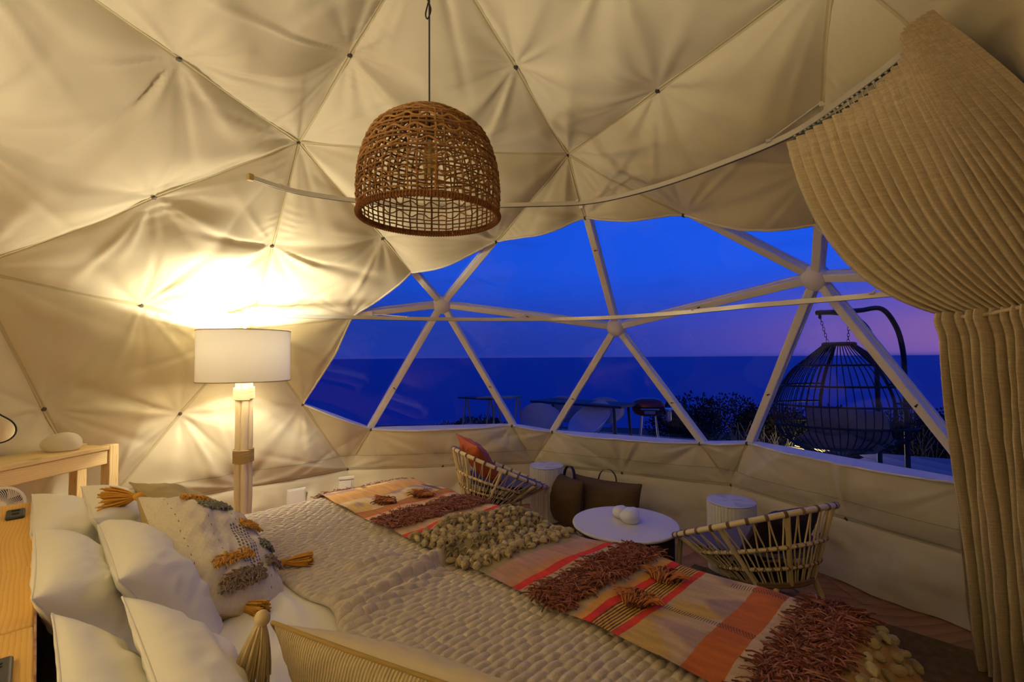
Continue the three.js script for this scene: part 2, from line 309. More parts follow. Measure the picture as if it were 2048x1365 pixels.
for (const [a, b] of strutList) {
  const A = W3[a], B = W3[b], m = A.clone().add(B).multiplyScalar(0.5), out = m.clone().sub(O).normalize();
  const s = mesh('strut', bar(A, B, 0.056, 0.046, out), M.strut, win);
  const X = B.clone().sub(A).normalize(), q = new THREE.Quaternion().setFromUnitVectors(V(0, 1, 0), out.clone().negate()), c = m.clone().addScaledVector(out, -0.024);
  mesh('bolt', merge([new THREE.CylinderGeometry(0.006, 0.007, 0.006, 10), new THREE.CylinderGeometry(0.0045, 0.0045, 0.008, 8).translate(0.014, 0, 0)]).applyQuaternion(q).translate(c.x, c.y, c.z), M.dark, s);
  // translucent pane gasket outside the strut
  mesh('gasket', bar(A.clone().addScaledVector(out, 0.028), B.clone().addScaledVector(out, 0.028), 0.068, 0.02, out), M.frame, s);
}
for (const k of ['P0', 'E4', 'E0']) {
  const out = W3[k].clone().sub(O).normalize(), q = new THREE.Quaternion().setFromUnitVectors(V(0, 1, 0), out.clone().negate());
  const g = lathe([[0.0001, 0.078], [0.032, 0.074], [0.060, 0.061], [0.080, 0.040], [0.089, 0.014], [0.089, -0.02], [0.0001, -0.02]], 36).applyQuaternion(q).translate(W3[k].x, W3[k].y, W3[k].z);
  mesh('hub', g, M.strut, win);
}
// hem of the opening: a rolled edge on the liner and a return strip out to the pane
const ring = [[['P4', 'E4', 'R4'], w_a, w_b], [['P4', 'E4', 'T4'], w_b, w_c], [['E4', 'T4', 'T0'], w_c, w_d], [['P0', 'E4', 'T0'], w_d, w_e], [['P0', 'E0', 'T0'], w_e, w_f], [['E0', 'T0', 'T1'], w_f, w_g], [['P1', 'E0', 'T1'], w_g, w_h], [['P1', 'E0', 'L1'], w_h, w_i], [['P1', 'E0', 'L1'], w_i, sB3], [['E0', 'R0', 'L1'], sB3, sB2], [['P0', 'R0', 'E0'], sB2, sP2], [['P0', 'L0', 'R0'], sP2, sP1], [['P0', 'E4', 'L0'], sP1, sA1], [['E4', 'R4', 'L0'], sA1, sA0], [['P4', 'E4', 'R4'], sA0, w_a]];
for (const [t, a, b] of ring) {
  const H = heightsOf(t), la = baryOf(a, t), lb = baryOf(b, t), inn = [], out = [];
  for (let k = 0; k <= 30; k++) { const l = la.map((x, i) => lerp(x, lb[i], k / 30)); inn.push(linerPoint(t, l, H, 0.002)); out.push(outw(toP(t, l), 0.036)); }
  const ci = new THREE.CatmullRomCurve3(inn), co = new THREE.CatmullRomCurve3(out);
  const strip = gridGeo(2, 40, (u, v) => ci.getPoint(v).lerp(co.getPoint(v), u)), roll = new THREE.TubeGeometry(ci, 40, 0.009, 8);
  mesh('trim', [strip, roll], M.frame, win);
}
// ------------------------------------------------------------------ bed axes: s along the headboards, r towards the feet
const BA = 16.3 * PI / 180, US = V(Math.cos(BA), 0, Math.sin(BA)), UR = V(Math.sin(BA), 0, -Math.cos(BA));
const bd = (s, r, y) => V(US.x * s + UR.x * r, y, US.z * s + UR.z * r);
const BTURN = -BA;                       // rotation.y that lays local x along s and local -z along r

// ------------------------------------------------------------------ floor of plywood sheets
const floor = struct('floor');
const ply = [woodTex('#b9895a', '#7d4b2a', 3, 3, 9), woodTex('#b28154', '#6f4126', 11, 2, 8), woodTex('#bd8d60', '#804e2e', 23, 4, 10)].map((t) => { return std('#ffffff', 0.55, { map: t }); });
{
  const a = 0.5, ca = Math.cos(a), sa = Math.sin(a), Rf = 2.97; let n = 0;
  for (let i = -2; i < 2; i++) for (let j = -4; j < 4; j++) {
    let poly = [[i * 1.82 + (j & 1) * 0.6, j * 0.91], [i * 1.82 + 1.82 + (j & 1) * 0.6, j * 0.91], [i * 1.82 + 1.82 + (j & 1) * 0.6, j * 0.91 + 0.91], [i * 1.82 + (j & 1) * 0.6, j * 0.91 + 0.91]].map(([x, y]) => [x + (x === i * 1.82 + (j & 1) * 0.6 ? 0.0015 : -0.0015), y + (y === j * 0.91 ? 0.0015 : -0.0015)]);
    for (let k = 0; k < 40; k++) { const t = k / 40 * 2 * PI, c = Math.cos(t), s = Math.sin(t); poly = clip(poly, (q) => Rf - (q[0] * c + q[1] * s)); if (poly.length < 3) break; }
    if (poly.length < 3) continue;
    const sh = new THREE.Shape(poly.map(([x, y]) => new THREE.Vector2(x, y))), g = new THREE.ExtrudeGeometry(sh, { depth: 0.018, bevelEnabled: false });
    const uv = g.attributes.uv, ox = rnd(), oy = rnd(); for (let k = 0; k < uv.count; k++) uv.setXY(k, uv.getX(k) / 1.82 + ox, uv.getY(k) / 0.91 + oy);
    g.rotateX(-PI / 2).rotateY(a).translate(0, -0.018, 0); mesh('plywood_sheet', g, ply[n++ % 3], floor);
  }
  mesh('subfloor', new THREE.CylinderGeometry(3.02, 3.02, 0.1, 64).translate(0, -0.071, 0), std('#4a3a2a', 0.9), floor);
}
// rug
{
  const t = pix(256, 256, (u, v, i, j) => { const k = (i % 8 < 4) !== (j % 6 < 3) ? 1 : 0.78, n = 1 + 0.22 * tileN(u, v, 9, 3) + 0.18 * (rnd() - 0.5); return [128 * k * n, 102 * k * n, 38 * k * n]; }, true); t.repeat.set(2.4, 2.4);
  const b = pix(128, 128, (u, v, i, j) => g1(128 + 60 * Math.sin(u * 2 * PI * 16) + 50 * Math.sin(v * 2 * PI * 20) + 40 * (rnd() - 0.5))); b.repeat.set(5, 5);
  const g = gridGeo(60, 60, (u, v) => bd(lerp(0.12, 1.65, u), lerp(0.1, 2.18, v), 0.008 + 0.002 * N3(u * 9, v * 9)), (u, v) => [u * 2, v * 2]);
  const g2 = gridGeo(60, 60, (u, v) => bd(lerp(1.65, 0.12, u), lerp(0.1, 2.18, v), 0.001));
  tag(mesh('rug', [g, g2], std('#ffffff', 0.95, { map: t, bumpMap: b, bumpScale: 0.004 })), 'olive woven rug on the plywood floor under the bed foot and right rattan chair', 'rug');
}

// ------------------------------------------------------------------ beds
const pine = std('#ffffff', 0.5, { map: woodTex('#e8b85c', '#c98f3a', 31, 1, 22) }), pineLeg = std('#ffffff', 0.5, { map: woodTex('#e9cf96', '#d2ac66', 41, 1, 16) });
const mattressM = std('#e8e2d4', 0.9, { bumpMap: bumpWeave, bumpScale: 0.001 }), plastic = std('#3a3a38', 0.45), socket = std('#0c0c0c', 0.6);
const scaleUV = (g, sx, sy) => { const uv = g.attributes.uv; for (let k = 0; k < uv.count; k++) uv.setXY(k, uv.getX(k) * sx, uv.getY(k) * sy); return g; };
function makeBed() {
  const b = thing('bed', '', 'bed'); b.rotation.y = BTURN;
  mesh('bed_base', box(1.38, 0.16, 1.9, 0, 0.22, 0.17, 0.01), pineLeg, b);
  for (const x of [-0.62, 0.62]) for (const z of [-0.7, 1.04]) mesh('leg', box(0.07, 0.14, 0.07, x, 0.07, z, 0.006), pineLeg, b);
  mesh('mattress', box(1.4, 0.235, 1.94, 0, 0.4175, 0.165, 0.06), mattressM, b);
  const h = mesh('headboard', [box(1.408, 0.8, 0.05, 0, 0.4, 1.19, 0.004), scaleUV(box(1.41, 0.045, 0.115, 0, 0.8275, 1.205, 0.006), 1.5, 0.5)], pine, b);
  const px = -0.48, p = mesh('power_panel', new RoundedBoxGeometry(0.135, 0.014, 0.056, 3, 0.007).translate(px, 0.857, 1.205), plastic, h);
  const sl = []; for (const [dz, w] of [[-0.036, 1], [-0.022, 1], [0.016, 0.8], [0.034, 0.8]]) sl.push(box(0.006, 0.003, 0.026 * w, px + dz, 0.8645, 1.205, 0.001));
  p.add(Object.assign(new THREE.Mesh(merge(sl), socket), { name: 'socket_slots' }));
  return b;
}
const bed0 = makeBed(), bed1 = bed0.clone(); bed1.name = numbered('bed'); scene.add(bed1);
bed0.position.copy(bd(-0.708, 0, 0)); bed1.position.copy(bd(0.708, 0, 0));
bed0.userData.label = 'pine bed nearest the floor lamp with a slim headboard shelf'; bed1.userData.label = 'pine bed farther from the floor lamp, its headboard socket panel large in the corner';
bed0.userData.group = bed1.userData.group = 'twin beds pushed together';

// height of the made bed over the mattresses: edges roll down, the joint between the two beds dips
const edge = (x, a, w) => (x > a ? -Math.min(0.5, ((x - a) / w) ** 2 * w * 0.9) : 0);
function bedTop(s, r) {
  const gap = Math.exp(-((s - 0.0) ** 2) / (2 * 0.05 * 0.05));
  return 0.578 - 0.028 * gap + 0.008 * N3(s * 2, r * 2, 1) + edge(s, 1.34, 0.14) + edge(-s, 1.34, 0.14) + edge(r, 0.74, 0.14);
}
// white duvet
{
  const y = (s, r) => {
    const warp = 0.25 * N3(s * 2.5, r * 2.5, 2);
    const w = 0.026 * (1 - Math.abs(N3(s * 1.6 + warp, r * 5 + s * 1.5, 3)) * 2.4) + 0.014 * N3(s * 4, r * 9 + s * 3, 6) + 0.014 * (1 - Math.abs(N3(s * 5 + r * 6, r * 3 - s * 2, 8)) * 2);
    return bedTop(s, r) + w * (1 - sst(r, -0.52, -0.4)) - 0.004 - 0.03 * sst(r, -0.42, -0.25) ;
  };
  const f = (off) => (u, v) => { const s = lerp(-1.5, 1.5, u), r = lerp(-1.1, 0.86, v); return bd(s, r, y(s, r) - off); };
  const m = std('#ece6da', 0.85, { bumpMap: bumpCloth, bumpScale: 0.0015, ...dbl });
  tag(mesh('duvet', gridGeo(300, 200, f(0), (u, v) => [u * 4, v * 3]), m), 'white crumpled cotton duvet over both beds below the pillows', 'duvet');
}
// quilted bedspread
const ridge = (s, r, a, b, w, h) => { const dx = b[0] - a[0], dy = b[1] - a[1], L = Math.hypot(dx, dy), t = ((s - a[0]) * dx + (r - a[1]) * dy) / (L * L), d = ((s - a[0]) * dy - (r - a[1]) * dx) / L; return h * Math.exp(-d * d / (2 * w * w)) * sst(t, -0.12, 0.15) * (1 - sst(t, 0.8, 1.1)); };
const quiltFold = (s, r) => ridge(s, r, [0.02, -0.42], [-0.12, 0.25], 0.028, 0.05) + ridge(s, r, [0.1, -0.42], [-0.03, 0.1], 0.03, 0.04) + ridge(s, r, [-0.08, -0.4], [-0.2, 0.1], 0.025, 0.018) + ridge(s, r, [-0.28, -0.22], [-0.24, 0.0], 0.02, 0.026) - ridge(s, r, [0.06, -0.42], [-0.08, 0.25], 0.014, 0.03);
const quiltY = (s, r) => bedTop(s, r) + 0.02 + quiltFold(s, r) + 0.006 * N3(s * 3, r * 3, 12);
const quiltEdge = (s) => -0.42 + 0.05 * Math.exp(-((s + 0.06) ** 2) / 0.012) + 0.012 * N3(s * 3, 2, 5);
{
  const rowW = 0.03, brick = 0.066;
  const puff = (s, r) => {
    const x = (s + 0.010 * N3(s * 3, r * 4, 21) + 0.006 * N3(s * 9, r * 11, 22)) / rowW, k = Math.floor(x), fx = x - k, yy = r / (brick * (0.8 + 0.5 * Math.abs(N3(k * 1.7, 3, 1)))) + (k % 2) * 0.5 + 0.5 * N3(k * 0.7, r * 6, 5), fy = yy - Math.floor(yy);
    const a = Math.pow(Math.sin(PI * fx), 0.45), b = Math.pow(Math.sin(PI * fy), 0.42);
    return 0.015 * a * (0.3 + 0.7 * b) - 0.005;
  };
  const nu = 860, nv = 240;
  const g = gridGeo(nu, nv, (u, v) => {
    const s = lerp(-1.5, 1.52, u), e = quiltEdge(s), q = v < 0.03 ? v / 0.03 : 1, r = e + 0.85 * Math.max(0, (v - 0.03) / 0.97) - 0.014 * Math.sin(PI * Math.min(1, q)) ;
    const roll = q < 1 ? lerp(bedTop(s, e) - 0.004, quiltY(s, r) , sst(q, 0, 1)) : quiltY(s, r);
    return bd(s, r, roll + puff(s, r) * sst(q, 0.2, 1));
  }, (u, v) => [u * 3 / 0.3, v / 0.3]);
  const c = pix(128, 128, (u, v) => { const n = 1 + 0.10 * tileN(u, v, 8, 3) + 0.08 * (rnd() - 0.5); return [200 * n, 185 * n, 163 * n]; }, true);
  tag(mesh('quilt', g, std('#ffffff', 0.9, { map: c, bumpMap: bumpWeave, bumpScale: 0.0012, ...dbl })), 'grey-beige puckered quilt spread across both beds', 'quilt');
}

// ------------------------------------------------------------------ woven throw across the foot of the beds
const throwY = (s, r) => bedTop(s, r) + 0.033 + 0.010 * Math.max(0, N3(s * 3.2, r * 3.4, 31)) + 0.018 * (1 - Math.abs(N3(s * 2.3 + r, r * 1.3, 37)) * 2) + 0.006 * N3(s * 6, r * 5, 39) + ridge(s, r, [-0.36, 0.3], [-0.13, 0.75], 0.05, 0.035) + quiltFold(s, r) * 0.5;
{
  const T = thing('throw_blanket', 'striped woven throw with orange bands, brown fringes and cream wool pompoms', 'throw', [0, 0, 0]);
  const W = 2048, H = 512, s0 = -1.46, s1 = 1.48, r0 = 0.13, r1 = 0.87;
  const hex = (h) => new THREE.Color(h);
  const bands = [[-1.46, '#c9a878'], [-1.40, '#d8bd7e'], [-1.31, '#cf9a54'], [-1.11, '#d5b98a'], [-0.90, '#cc5a2c'], [-0.885, '#c98a34'], [-0.815, '#cc5a2c'], [-0.795, '#c9a474'], [-0.42, '#d13a18'], [-0.37, '#c99c80'], [-0.33, '#9c8a60'], [0.2, '#b58a72'], [0.30, '#c8833c'], [0.345, '#d02f14'], [0.385, '#b79c78'], [0.64, '#c98f3c'], [0.672, '#d02f14'], [0.704, '#cf9a34'], [0.785, '#d23a18'], [0.812, '#bfa27c'], [1.005, '#b8621c'], [1.115, '#c2a684'], [1.32, '#b58f5c']];
  const cols = bands.map((b) => hex(b[1]));
  const map = pix(W, H, (u, v) => {
    const s = lerp(s0, s1, u) + 0.006 * N3(v * 6, u * 20, 2), r = lerp(r0, r1, v); let k = 0; while (k + 1 < bands.length && s >= bands[k + 1][0]) k++;
    let c = cols[k].clone().convertLinearToSRGB(); c.r *= 1; let f = 1;
    if (k === 17) f = (((s - 0.704) / 0.0115) % 1) < 0.42 ? 0.35 : 1;                     // dark ribs in the yellow band
    if (k === 5) f = (((s + 0.885) / 0.012) % 1) < 0.35 ? 0.6 : 1;
    if (k === 19 || k === 3 || k === 1) { const t = sst(N3(s * 5, r * 6, 9), 0.05, 0.3), q = sst(N3(s * 6 + 5, r * 7, 19), 0.05, 0.3); c.lerp(new THREE.Color(0.77, 0.62, 0.28), t * 0.85); c.lerp(new THREE.Color(0.62, 0.50, 0.48), q * 0.85); if (Math.abs(((r * 3.2 + 0.2) % 1) - 0.5) < 0.05 && N3(s * 4, r * 2, 3) > -0.1) f = ((s * 110) % 1) < 0.5 ? 0.62 : 1.08; }
    if (k === 20 && Math.abs(((r * 3.2 + 0.2) % 1) - 0.5) < 0.06) f = ((s * 110 + Math.floor(r * 120) * 0.5) % 1) < 0.5 ? 0.6 : 1.05;
    if (k === 9 || k === 11) { const q = sst(N3(s * 4, r * 5, 29), -0.05, 0.25); c.lerp(new THREE.Color(0.70, 0.52, 0.36), q * 0.6); }
    if (k === 12) c.lerp(new THREE.Color(0.71, 0.54, 0.44), 0.5);
    const n = (0.93 + 0.14 * rnd()) * (1 + 0.10 * N3(s * 9, r * 40, 4)) * f;
    return [c.r * 255 * n, c.g * 255 * n, c.b * 255 * n].map((x) => Math.min(255, x));
  }, true);
  const f = (u, v) => { const s = lerp(s0, s1, u), r = lerp(r0, r1, v) + 0.012 * N3(s * 2.5, v * 2, 3); return bd(s, r, throwY(s, r)); };
  mesh('cloth', gridGeo(330, 90, f), std('#ffffff', 0.92, { map, bumpMap: bumpWeave, bumpScale: 0.002, ...dbl }), T);
  // shaggy fringe rows: bundles of twisted wool strands
  const strand = (p, dir, L, w, curl) => { const q = p.clone().addScaledVector(dir, L * 0.5); q.y += 0.016 + curl; const e = p.clone().addScaledVector(dir, L); e.y += rr(-0.004, 0.012); return new THREE.TubeGeometry(new THREE.QuadraticBezierCurve3(p, q, e), 4, w, 4); };
  const shag = (n, sFn, rFn, L) => { const out = []; for (let k = 0; k < n; k++) { const s = sFn(), r = rFn(), p = bd(s, r, throwY(s, r) + 0.004), a = rr(0, 2 * PI); out.push(strand(p, V(Math.cos(a), 0.1, Math.sin(a)), rr(L * 0.6, L * 1.3), rr(0.0017, 0.003), rr(0, 0.012))); } return out; };
  const brown = [std('#8a4a30', 0.95), std('#9c6048', 0.95), std('#6a3524', 0.95), std('#b5713a', 0.95), std('#a06a5c', 0.95)];
  const fringe = (n, a, b, ms, L = 0.045) => { ms.forEach((m) => { const o = mesh('fringe', shag(Math.round(n / ms.length), () => rr(a, b), () => rr(r0 - 0.01, r1 - 0.01), L), m, T); o.userData.kind = 'stuff'; }); };
  fringe(1300, -1.49, -1.41, [brown[4], brown[1]], 0.05);
  fringe(1500, -0.69, -0.5, [brown[0], brown[1], brown[4]]);
  fringe(2200, 0.45, 0.60, [brown[0], brown[1], brown[2]]);
  fringe(2400, 1.19, 1.32, [brown[0], brown[2], brown[2], brown[4]], 0.055);
  for (const [s, r] of [[-0.96, 0.35], [-0.88, 0.56], [0.718, 0.61], [0.738, 0.37]]) {
    const g = []; for (let k = 0; k < 150; k++) { const a = rr(0, 2 * PI), d = 0.05 * Math.sqrt(rnd()), p = bd(s + d * Math.cos(a), r + d * 1.3 * Math.sin(a), throwY(s, r) + 0.005); g.push(strand(p, V(Math.cos(a), 0.25, Math.sin(a)), rr(0.03, 0.055), rr(0.0022, 0.0035), 0.008)); }
    const o = mesh('tuft', g, brown[3], T); o.userData.kind = 'stuff'; const g2 = shag(50, () => s + rr(-0.04, 0.04), () => r + rr(-0.05, 0.05), 0.04); const o2 = mesh('tuft_core', g2, brown[2], T); o2.userData.kind = 'stuff';
  }
  // cream wool pompoms: thick loops pulled through the weave
  const wool = ['#bba678', '#ad986a', '#c6b48a'].map((c) => std(c, 1, { bumpMap: bumpCloth, bumpScale: 0.006 }));
  const pomG = [0, 1, 2, 3].map((k) => { const g = new THREE.SphereGeometry(1, 14, 10); const p = g.attributes.position; for (let i = 0; i < p.count; i++) { const x = p.getX(i), y = p.getY(i), z = p.getZ(i), n = 1 + 0.16 * N3(x * 2.2 + k * 5, y * 2.2, z * 2.2) + 0.05 * Math.sin((x * 3 + z * 2 + k) * 5 + y * 6); p.setXYZ(i, x * n, y * n, z * n); } g.computeVertexNormals(); return g; });
  const zone = (a, b, n, hole) => { for (let k = 0; k < n; k++) { const s = a + (b - a) * ((k * 0.6180339) % 1) + rr(-0.01, 0.01), r = lerp(r0 - 0.005, r1 - 0.02, (k + 0.5) / n) + rr(-0.012, 0.012); if (hole && hole(s, r)) continue; const z = rr(0.013, 0.0185), m = mesh('pompom', pomG[k % 4], wool[k % 3], T); m.position.copy(bd(s, r, throwY(s, r) + z * 0.55)); m.scale.set(z * rr(1.1, 1.75), z * rr(0.8, 1), z * rr(0.85, 1.1)); m.rotation.y = rr(0, PI); } };
  zone(-0.35, 0.155, 250, (s, r) => Math.abs(s + 0.07) < 0.03 + 0.02 * N3(r * 9, 1) && r < 0.42);
  zone(1.36, 1.5, 45);
  const loops = []; for (let k = 0; k < 620; k++) { const s = rr(-0.34, 0.155), r = rr(r0, r1 - 0.03), p = bd(s, r, throwY(s, r)), a = rr(0, 2 * PI), d = V(Math.cos(a) * 0.014, 0, Math.sin(a) * 0.014); loops.push(new THREE.TubeGeometry(new THREE.QuadraticBezierCurve3(p.clone().sub(d), p.clone().add(V(0, 0.035, 0)), p.clone().add(d)), 6, 0.0046, 5)); }
  const lo = mesh('wool_loops', loops, wool[1], T); lo.userData.kind = 'stuff';
}

// ------------------------------------------------------------------ pillows and cushions
function pillowGeo(w, h, t, o = {}) {
  const n = o.n || 46, ear = o.ear ?? 0.06, wr = o.wrinkle ?? 0.006, sd = o.seed ?? 1, pw = o.p ?? 2.4;
  const face = (sg) => gridGeo(n, n, (a, b) => {
    if (sg < 0) a = 1 - a;
    const u = a * 2 - 1, v = b * 2 - 1, uu = Math.sin(u * PI / 2) * 0.35 + u * 0.65, vv = Math.sin(v * PI / 2) * 0.35 + v * 0.65;
    const x = w / 2 * uu * (1 - ear * (1 - vv * vv) * uu * uu), y = h / 2 * vv * (1 - ear * (1 - uu * uu) * vv * vv);
    const ex = o.ex ?? 0.55, k = Math.pow(Math.max(0, 1 - Math.pow(Math.abs(uu), pw)), ex) * Math.pow(Math.max(0, 1 - Math.pow(Math.abs(vv), pw)), ex);
    const e = 1 - Math.max(Math.abs(uu), Math.abs(vv)), gather = Math.sin((Math.abs(uu) > Math.abs(vv) ? vv : uu) * 26 + 5 * N3(uu * 2, vv * 2, sd)) * Math.exp(-((e - 0.12) ** 2) / 0.012) * 0.3;
    const nz = N3(uu * 2.2, vv * 2.2, sd) * 1.2 + N3(uu * 5 + vv * 3, vv * 5, sd + 3) * 0.7 + gather;
    return V(x, y, sg * ((sg < 0 ? o.back ?? 1 : 1) * t / 2 * k + wr * nz * Math.min(1, k * 1.3) * (o.flatEdge ? k : 1)) + (o.sag ? o.sag * (uu * uu) : 0));
  }, (a, b) => [(sg < 0 ? 1 - a : a) * w, b * h]);
  return [face(1), face(-1)];
}
const pipe = (w, h, r, ear = 0.06) => { const pts = []; for (let k = 0; k < 48; k++) { const t = k / 48 * 4, q = Math.floor(t), f = (t - q) * 2 - 1, [u, v] = [[f, -1], [1, f], [-f, 1], [-1, -f]][q]; pts.push(V(w / 2 * u * (1 - ear * (1 - v * v) * u * u), h / 2 * v * (1 - ear * (1 - u * u) * v * v), 0)); } return new THREE.TubeGeometry(new THREE.CatmullRomCurve3(pts, true, 'catmullrom', 0.2), 160, r, 6, true); };
function frameOf(X, Nrm) { // basis from the pillow's long axis and its outward normal, both in (s, r, y)
  const x = US.clone().multiplyScalar(X[0]).addScaledVector(UR, X[1]).add(V(0, X[2], 0)).normalize(), n = US.clone().multiplyScalar(Nrm[0]).addScaledVector(UR, Nrm[1]).add(V(0, Nrm[2], 0));
  n.addScaledVector(x, -n.dot(x)).normalize(); const y = n.clone().cross(x); return new THREE.Quaternion().setFromRotationMatrix(new THREE.Matrix4().makeBasis(x, y, n));
}
const linen = std('#f0eada', 0.8, { bumpMap: bumpCloth, bumpScale: 0.001, ...dbl });
function pillow(label, s, r, y, tilt, o = {}) {
  const w = o.w ?? 0.7, h = o.h ?? 0.47, t = o.t ?? 0.30, a = tilt * PI / 180, p = thing('pillow', label, 'pillow', bd(s, r, y).toArray(), 0, 'white pillows against the headboards');
  mesh('pillow_case', pillowGeo(w, h, t, { seed: o.seed, n: 76, ear: 0.055, wrinkle: 0.014, p: 2.9, back: 0.3, ex: 0.5, flatEdge: true }), linen, p);
  mesh('hem', pipe(w, h, 0.0025, 0.055), linen, p);
  p.quaternion.copy(frameOf([1, o.skew ?? 0, o.roll ?? 0], [o.face ?? 0, Math.sin(a), Math.cos(a)])); return p;
}
pillow('white pillow farthest along the headboard, rear of the pair by the console table', -1.06, -1.035, 0.685, 58, { seed: 3 });
pillow('white pillow leaning on the middle of the left headboard, behind a front pillow', -0.40, -1.035, 0.69, 60, { seed: 7, w: 0.70, t: 0.27 });
pillow('white pillow with peaked corner behind the orange tassel, front of the far pair', -1.05, -0.865, 0.70, 56, { seed: 11, roll: 0.02 });
pillow('plump white pillow that the tufted patterned cushion leans on', -0.42, -0.86, 0.68, 58, { seed: 17, t: 0.28, w: 0.70 });
pillow('white pillow with a sharp corner next to the near headboard socket panel', 0.40, -1.0, 0.68, 60, { seed: 23, t: 0.18 });
pillow('large white pillow in the bottom foreground with its sharp corner pointing up', 0.42, -0.865, 0.685, 58, { seed: 29, t: 0.2 });

const mustard = std('#dc9f38', 0.95), sage = std('#8f8d72', 0.95), taupe = std('#9c8468', 0.95), rope = std('#b79f6e', 0.95), boucle = std('#b3a071', 0.95, { bumpMap: bumpCloth, bumpScale: 0.006, ...dbl });
function tassel(parent, p, dir, m, L = 0.1, n = 46, spread = 0.5) {
  dir = asV(dir).clone().normalize(); p = asV(p); const g = [new THREE.SphereGeometry(0.017, 12, 8).scale(1, 1.2, 1).translate(p.x, p.y, p.z)], base = p.clone().addScaledVector(dir, 0.014);
  const a = V(0.3, 1, 0.2).cross(dir).normalize(), b = dir.clone().cross(a);
  for (let k = 0; k < n; k++) { const t = rr(0, 2 * PI), q = Math.sqrt(rnd()), o = a.clone().multiplyScalar(Math.cos(t) * q).addScaledVector(b, Math.sin(t) * q), l = L * rr(0.8, 1.1); g.push(new THREE.TubeGeometry(new THREE.QuadraticBezierCurve3(base.clone().addScaledVector(o, 0.01), base.clone().addScaledVector(o, L * spread * 0.75).addScaledVector(dir, l * 0.4), base.clone().addScaledVector(o, L * spread).addScaledVector(dir, l)), 4, 0.0026, 4)); }
  return mesh('tassel', g, m, parent);
}
{ // tufted cushion
  const c = thing('tufted_cushion', 'cream patterned cushion with mustard tassels and grey tufted patches', 'cushion', bd(-0.52, -0.65, 0.71).toArray());
  const w = 0.68, h = 0.46, t = 0.25, S = 512;
  const map = tex(S, S, (x) => {
    x.fillStyle = '#dccfb6'; x.fillRect(0, 0, S, S);
    for (let k = 0; k < 14000; k++) { x.fillStyle = ['rgba(120,100,70,.10)', 'rgba(255,245,220,.12)'][k & 1]; x.fillRect(rnd() * S, rnd() * S, 2 + rnd() * 5, 1.5); }
    const dash = (x0, y0, x1, y1) => { const n = 26; for (let k = 0; k < n; k++) { x.fillStyle = k & 1 ? '#e3d8be' : '#76694f'; const t = k / n; x.fillRect(lerp(x0, x1, t) * S, lerp(y0, y1, t) * S, 7, 3); } };
    dash(0.1, 0.30, 0.9, 0.30); dash(0.12, 0.45, 0.85, 0.45); dash(0.1, 0.66, 0.9, 0.66); dash(0.1, 0.86, 0.9, 0.86);
    for (let j = 0; j < 6; j++) for (let i = 0; i < 13; i++) { x.fillStyle = '#6e6759'; x.beginPath(); x.arc((0.45 + (i + (j & 1) * 0.5) * 0.022) * S, (0.38 + j * 0.026) * S, 4, 0, 7); x.fill(); }
  }, true); map.wrapS = map.wrapT = THREE.ClampToEdgeWrapping;
  const gs = pillowGeo(w, h, t, { n: 64, seed: 41, wrinkle: 0.016, ear: 0.05 }); const uv = gs[0].attributes.uv; for (let k = 0; k < uv.count; k++) uv.setXY(k, uv.getX(k) / w, uv.getY(k) / h);
  mesh('front_cover', gs[0], std('#ffffff', 0.95, { map, bumpMap: bumpWeave, bumpScale: 0.002, ...dbl }), c);
  mesh('back_cover', gs[1], boucle, c); mesh('seam', pipe(w, h, 0.004, 0.05), rope, c);
  const surf = (u, v) => { const k = Math.pow(Math.max(0, 1 - Math.pow(Math.abs(u), 2.4)), 0.55) * Math.pow(Math.max(0, 1 - Math.pow(Math.abs(v), 2.4)), 0.55); return V(w / 2 * u, h / 2 * v, t / 2 * k + 0.006); };
  const patch = (u, v, a, b, n, m, name, tilt = 0.35) => { const g = []; for (let k = 0; k < n; k++) { const i = rr(-a, a), j = rr(-b, b), p = surf(u + i * Math.cos(tilt) - j * Math.sin(tilt), v + (i * Math.sin(tilt) + j * Math.cos(tilt)) * 1.4), t2 = rr(0, 2 * PI); g.push(new THREE.TubeGeometry(new THREE.QuadraticBezierCurve3(p, p.clone().add(V(Math.cos(t2) * 0.006, Math.sin(t2) * 0.006, 0.017)), p.clone().add(V(Math.cos(t2) * 0.017, Math.sin(t2) * 0.017, 0.004))), 4, 0.003, 4)); } const o = mesh(name, g, m, c); o.userData.kind = 'stuff'; };
  patch(-0.74, -0.3, 0.05, 0.22, 120, mustard, 'mustard_tuft'); patch(-0.5, -0.12, 0.08, 0.22, 200, sage, 'grey_tuft'); patch(-0.2, 0.45, 0.06, 0.2, 130, mustard, 'mustard_tuft'); patch(0.5, -0.25, 0.05, 0.26, 120, mustard, 'mustard_tuft'); patch(0.74, -0.1, 0.08, 0.3, 240, taupe, 'taupe_tuft'); patch(0.12, 0.62, 0.06, 0.16, 90, sage, 'grey_tuft'); patch(0.42, 0.6, 0.06, 0.16, 90, taupe, 'taupe_tuft');
  c.quaternion.copy(frameOf([0.93, 0.04, -0.36], [0.38, 0.5, 0.78]));
  tassel(c, [-w / 2 - 0.004, -h / 2 + 0.01, 0], [-0.5, -1, -0.75], mustard, 0.1, 110, 0.55); c.updateMatrixWorld(); const loc = (p) => c.worldToLocal(p), lod = (s, r, y) => US.clone().multiplyScalar(s).addScaledVector(UR, r).add(V(0, y, 0)).applyQuaternion(c.quaternion.clone().invert());
  tassel(c, loc(bd(-0.26, -0.63, 0.612)), lod(0.9, 0.45, 0.02), mustard, 0.1, 110, 0.3); tassel(c, loc(bd(-0.50, -0.40, 0.62)), lod(0.45, 0.8, 0.0), mustard, 0.1, 110, 0.35);
}
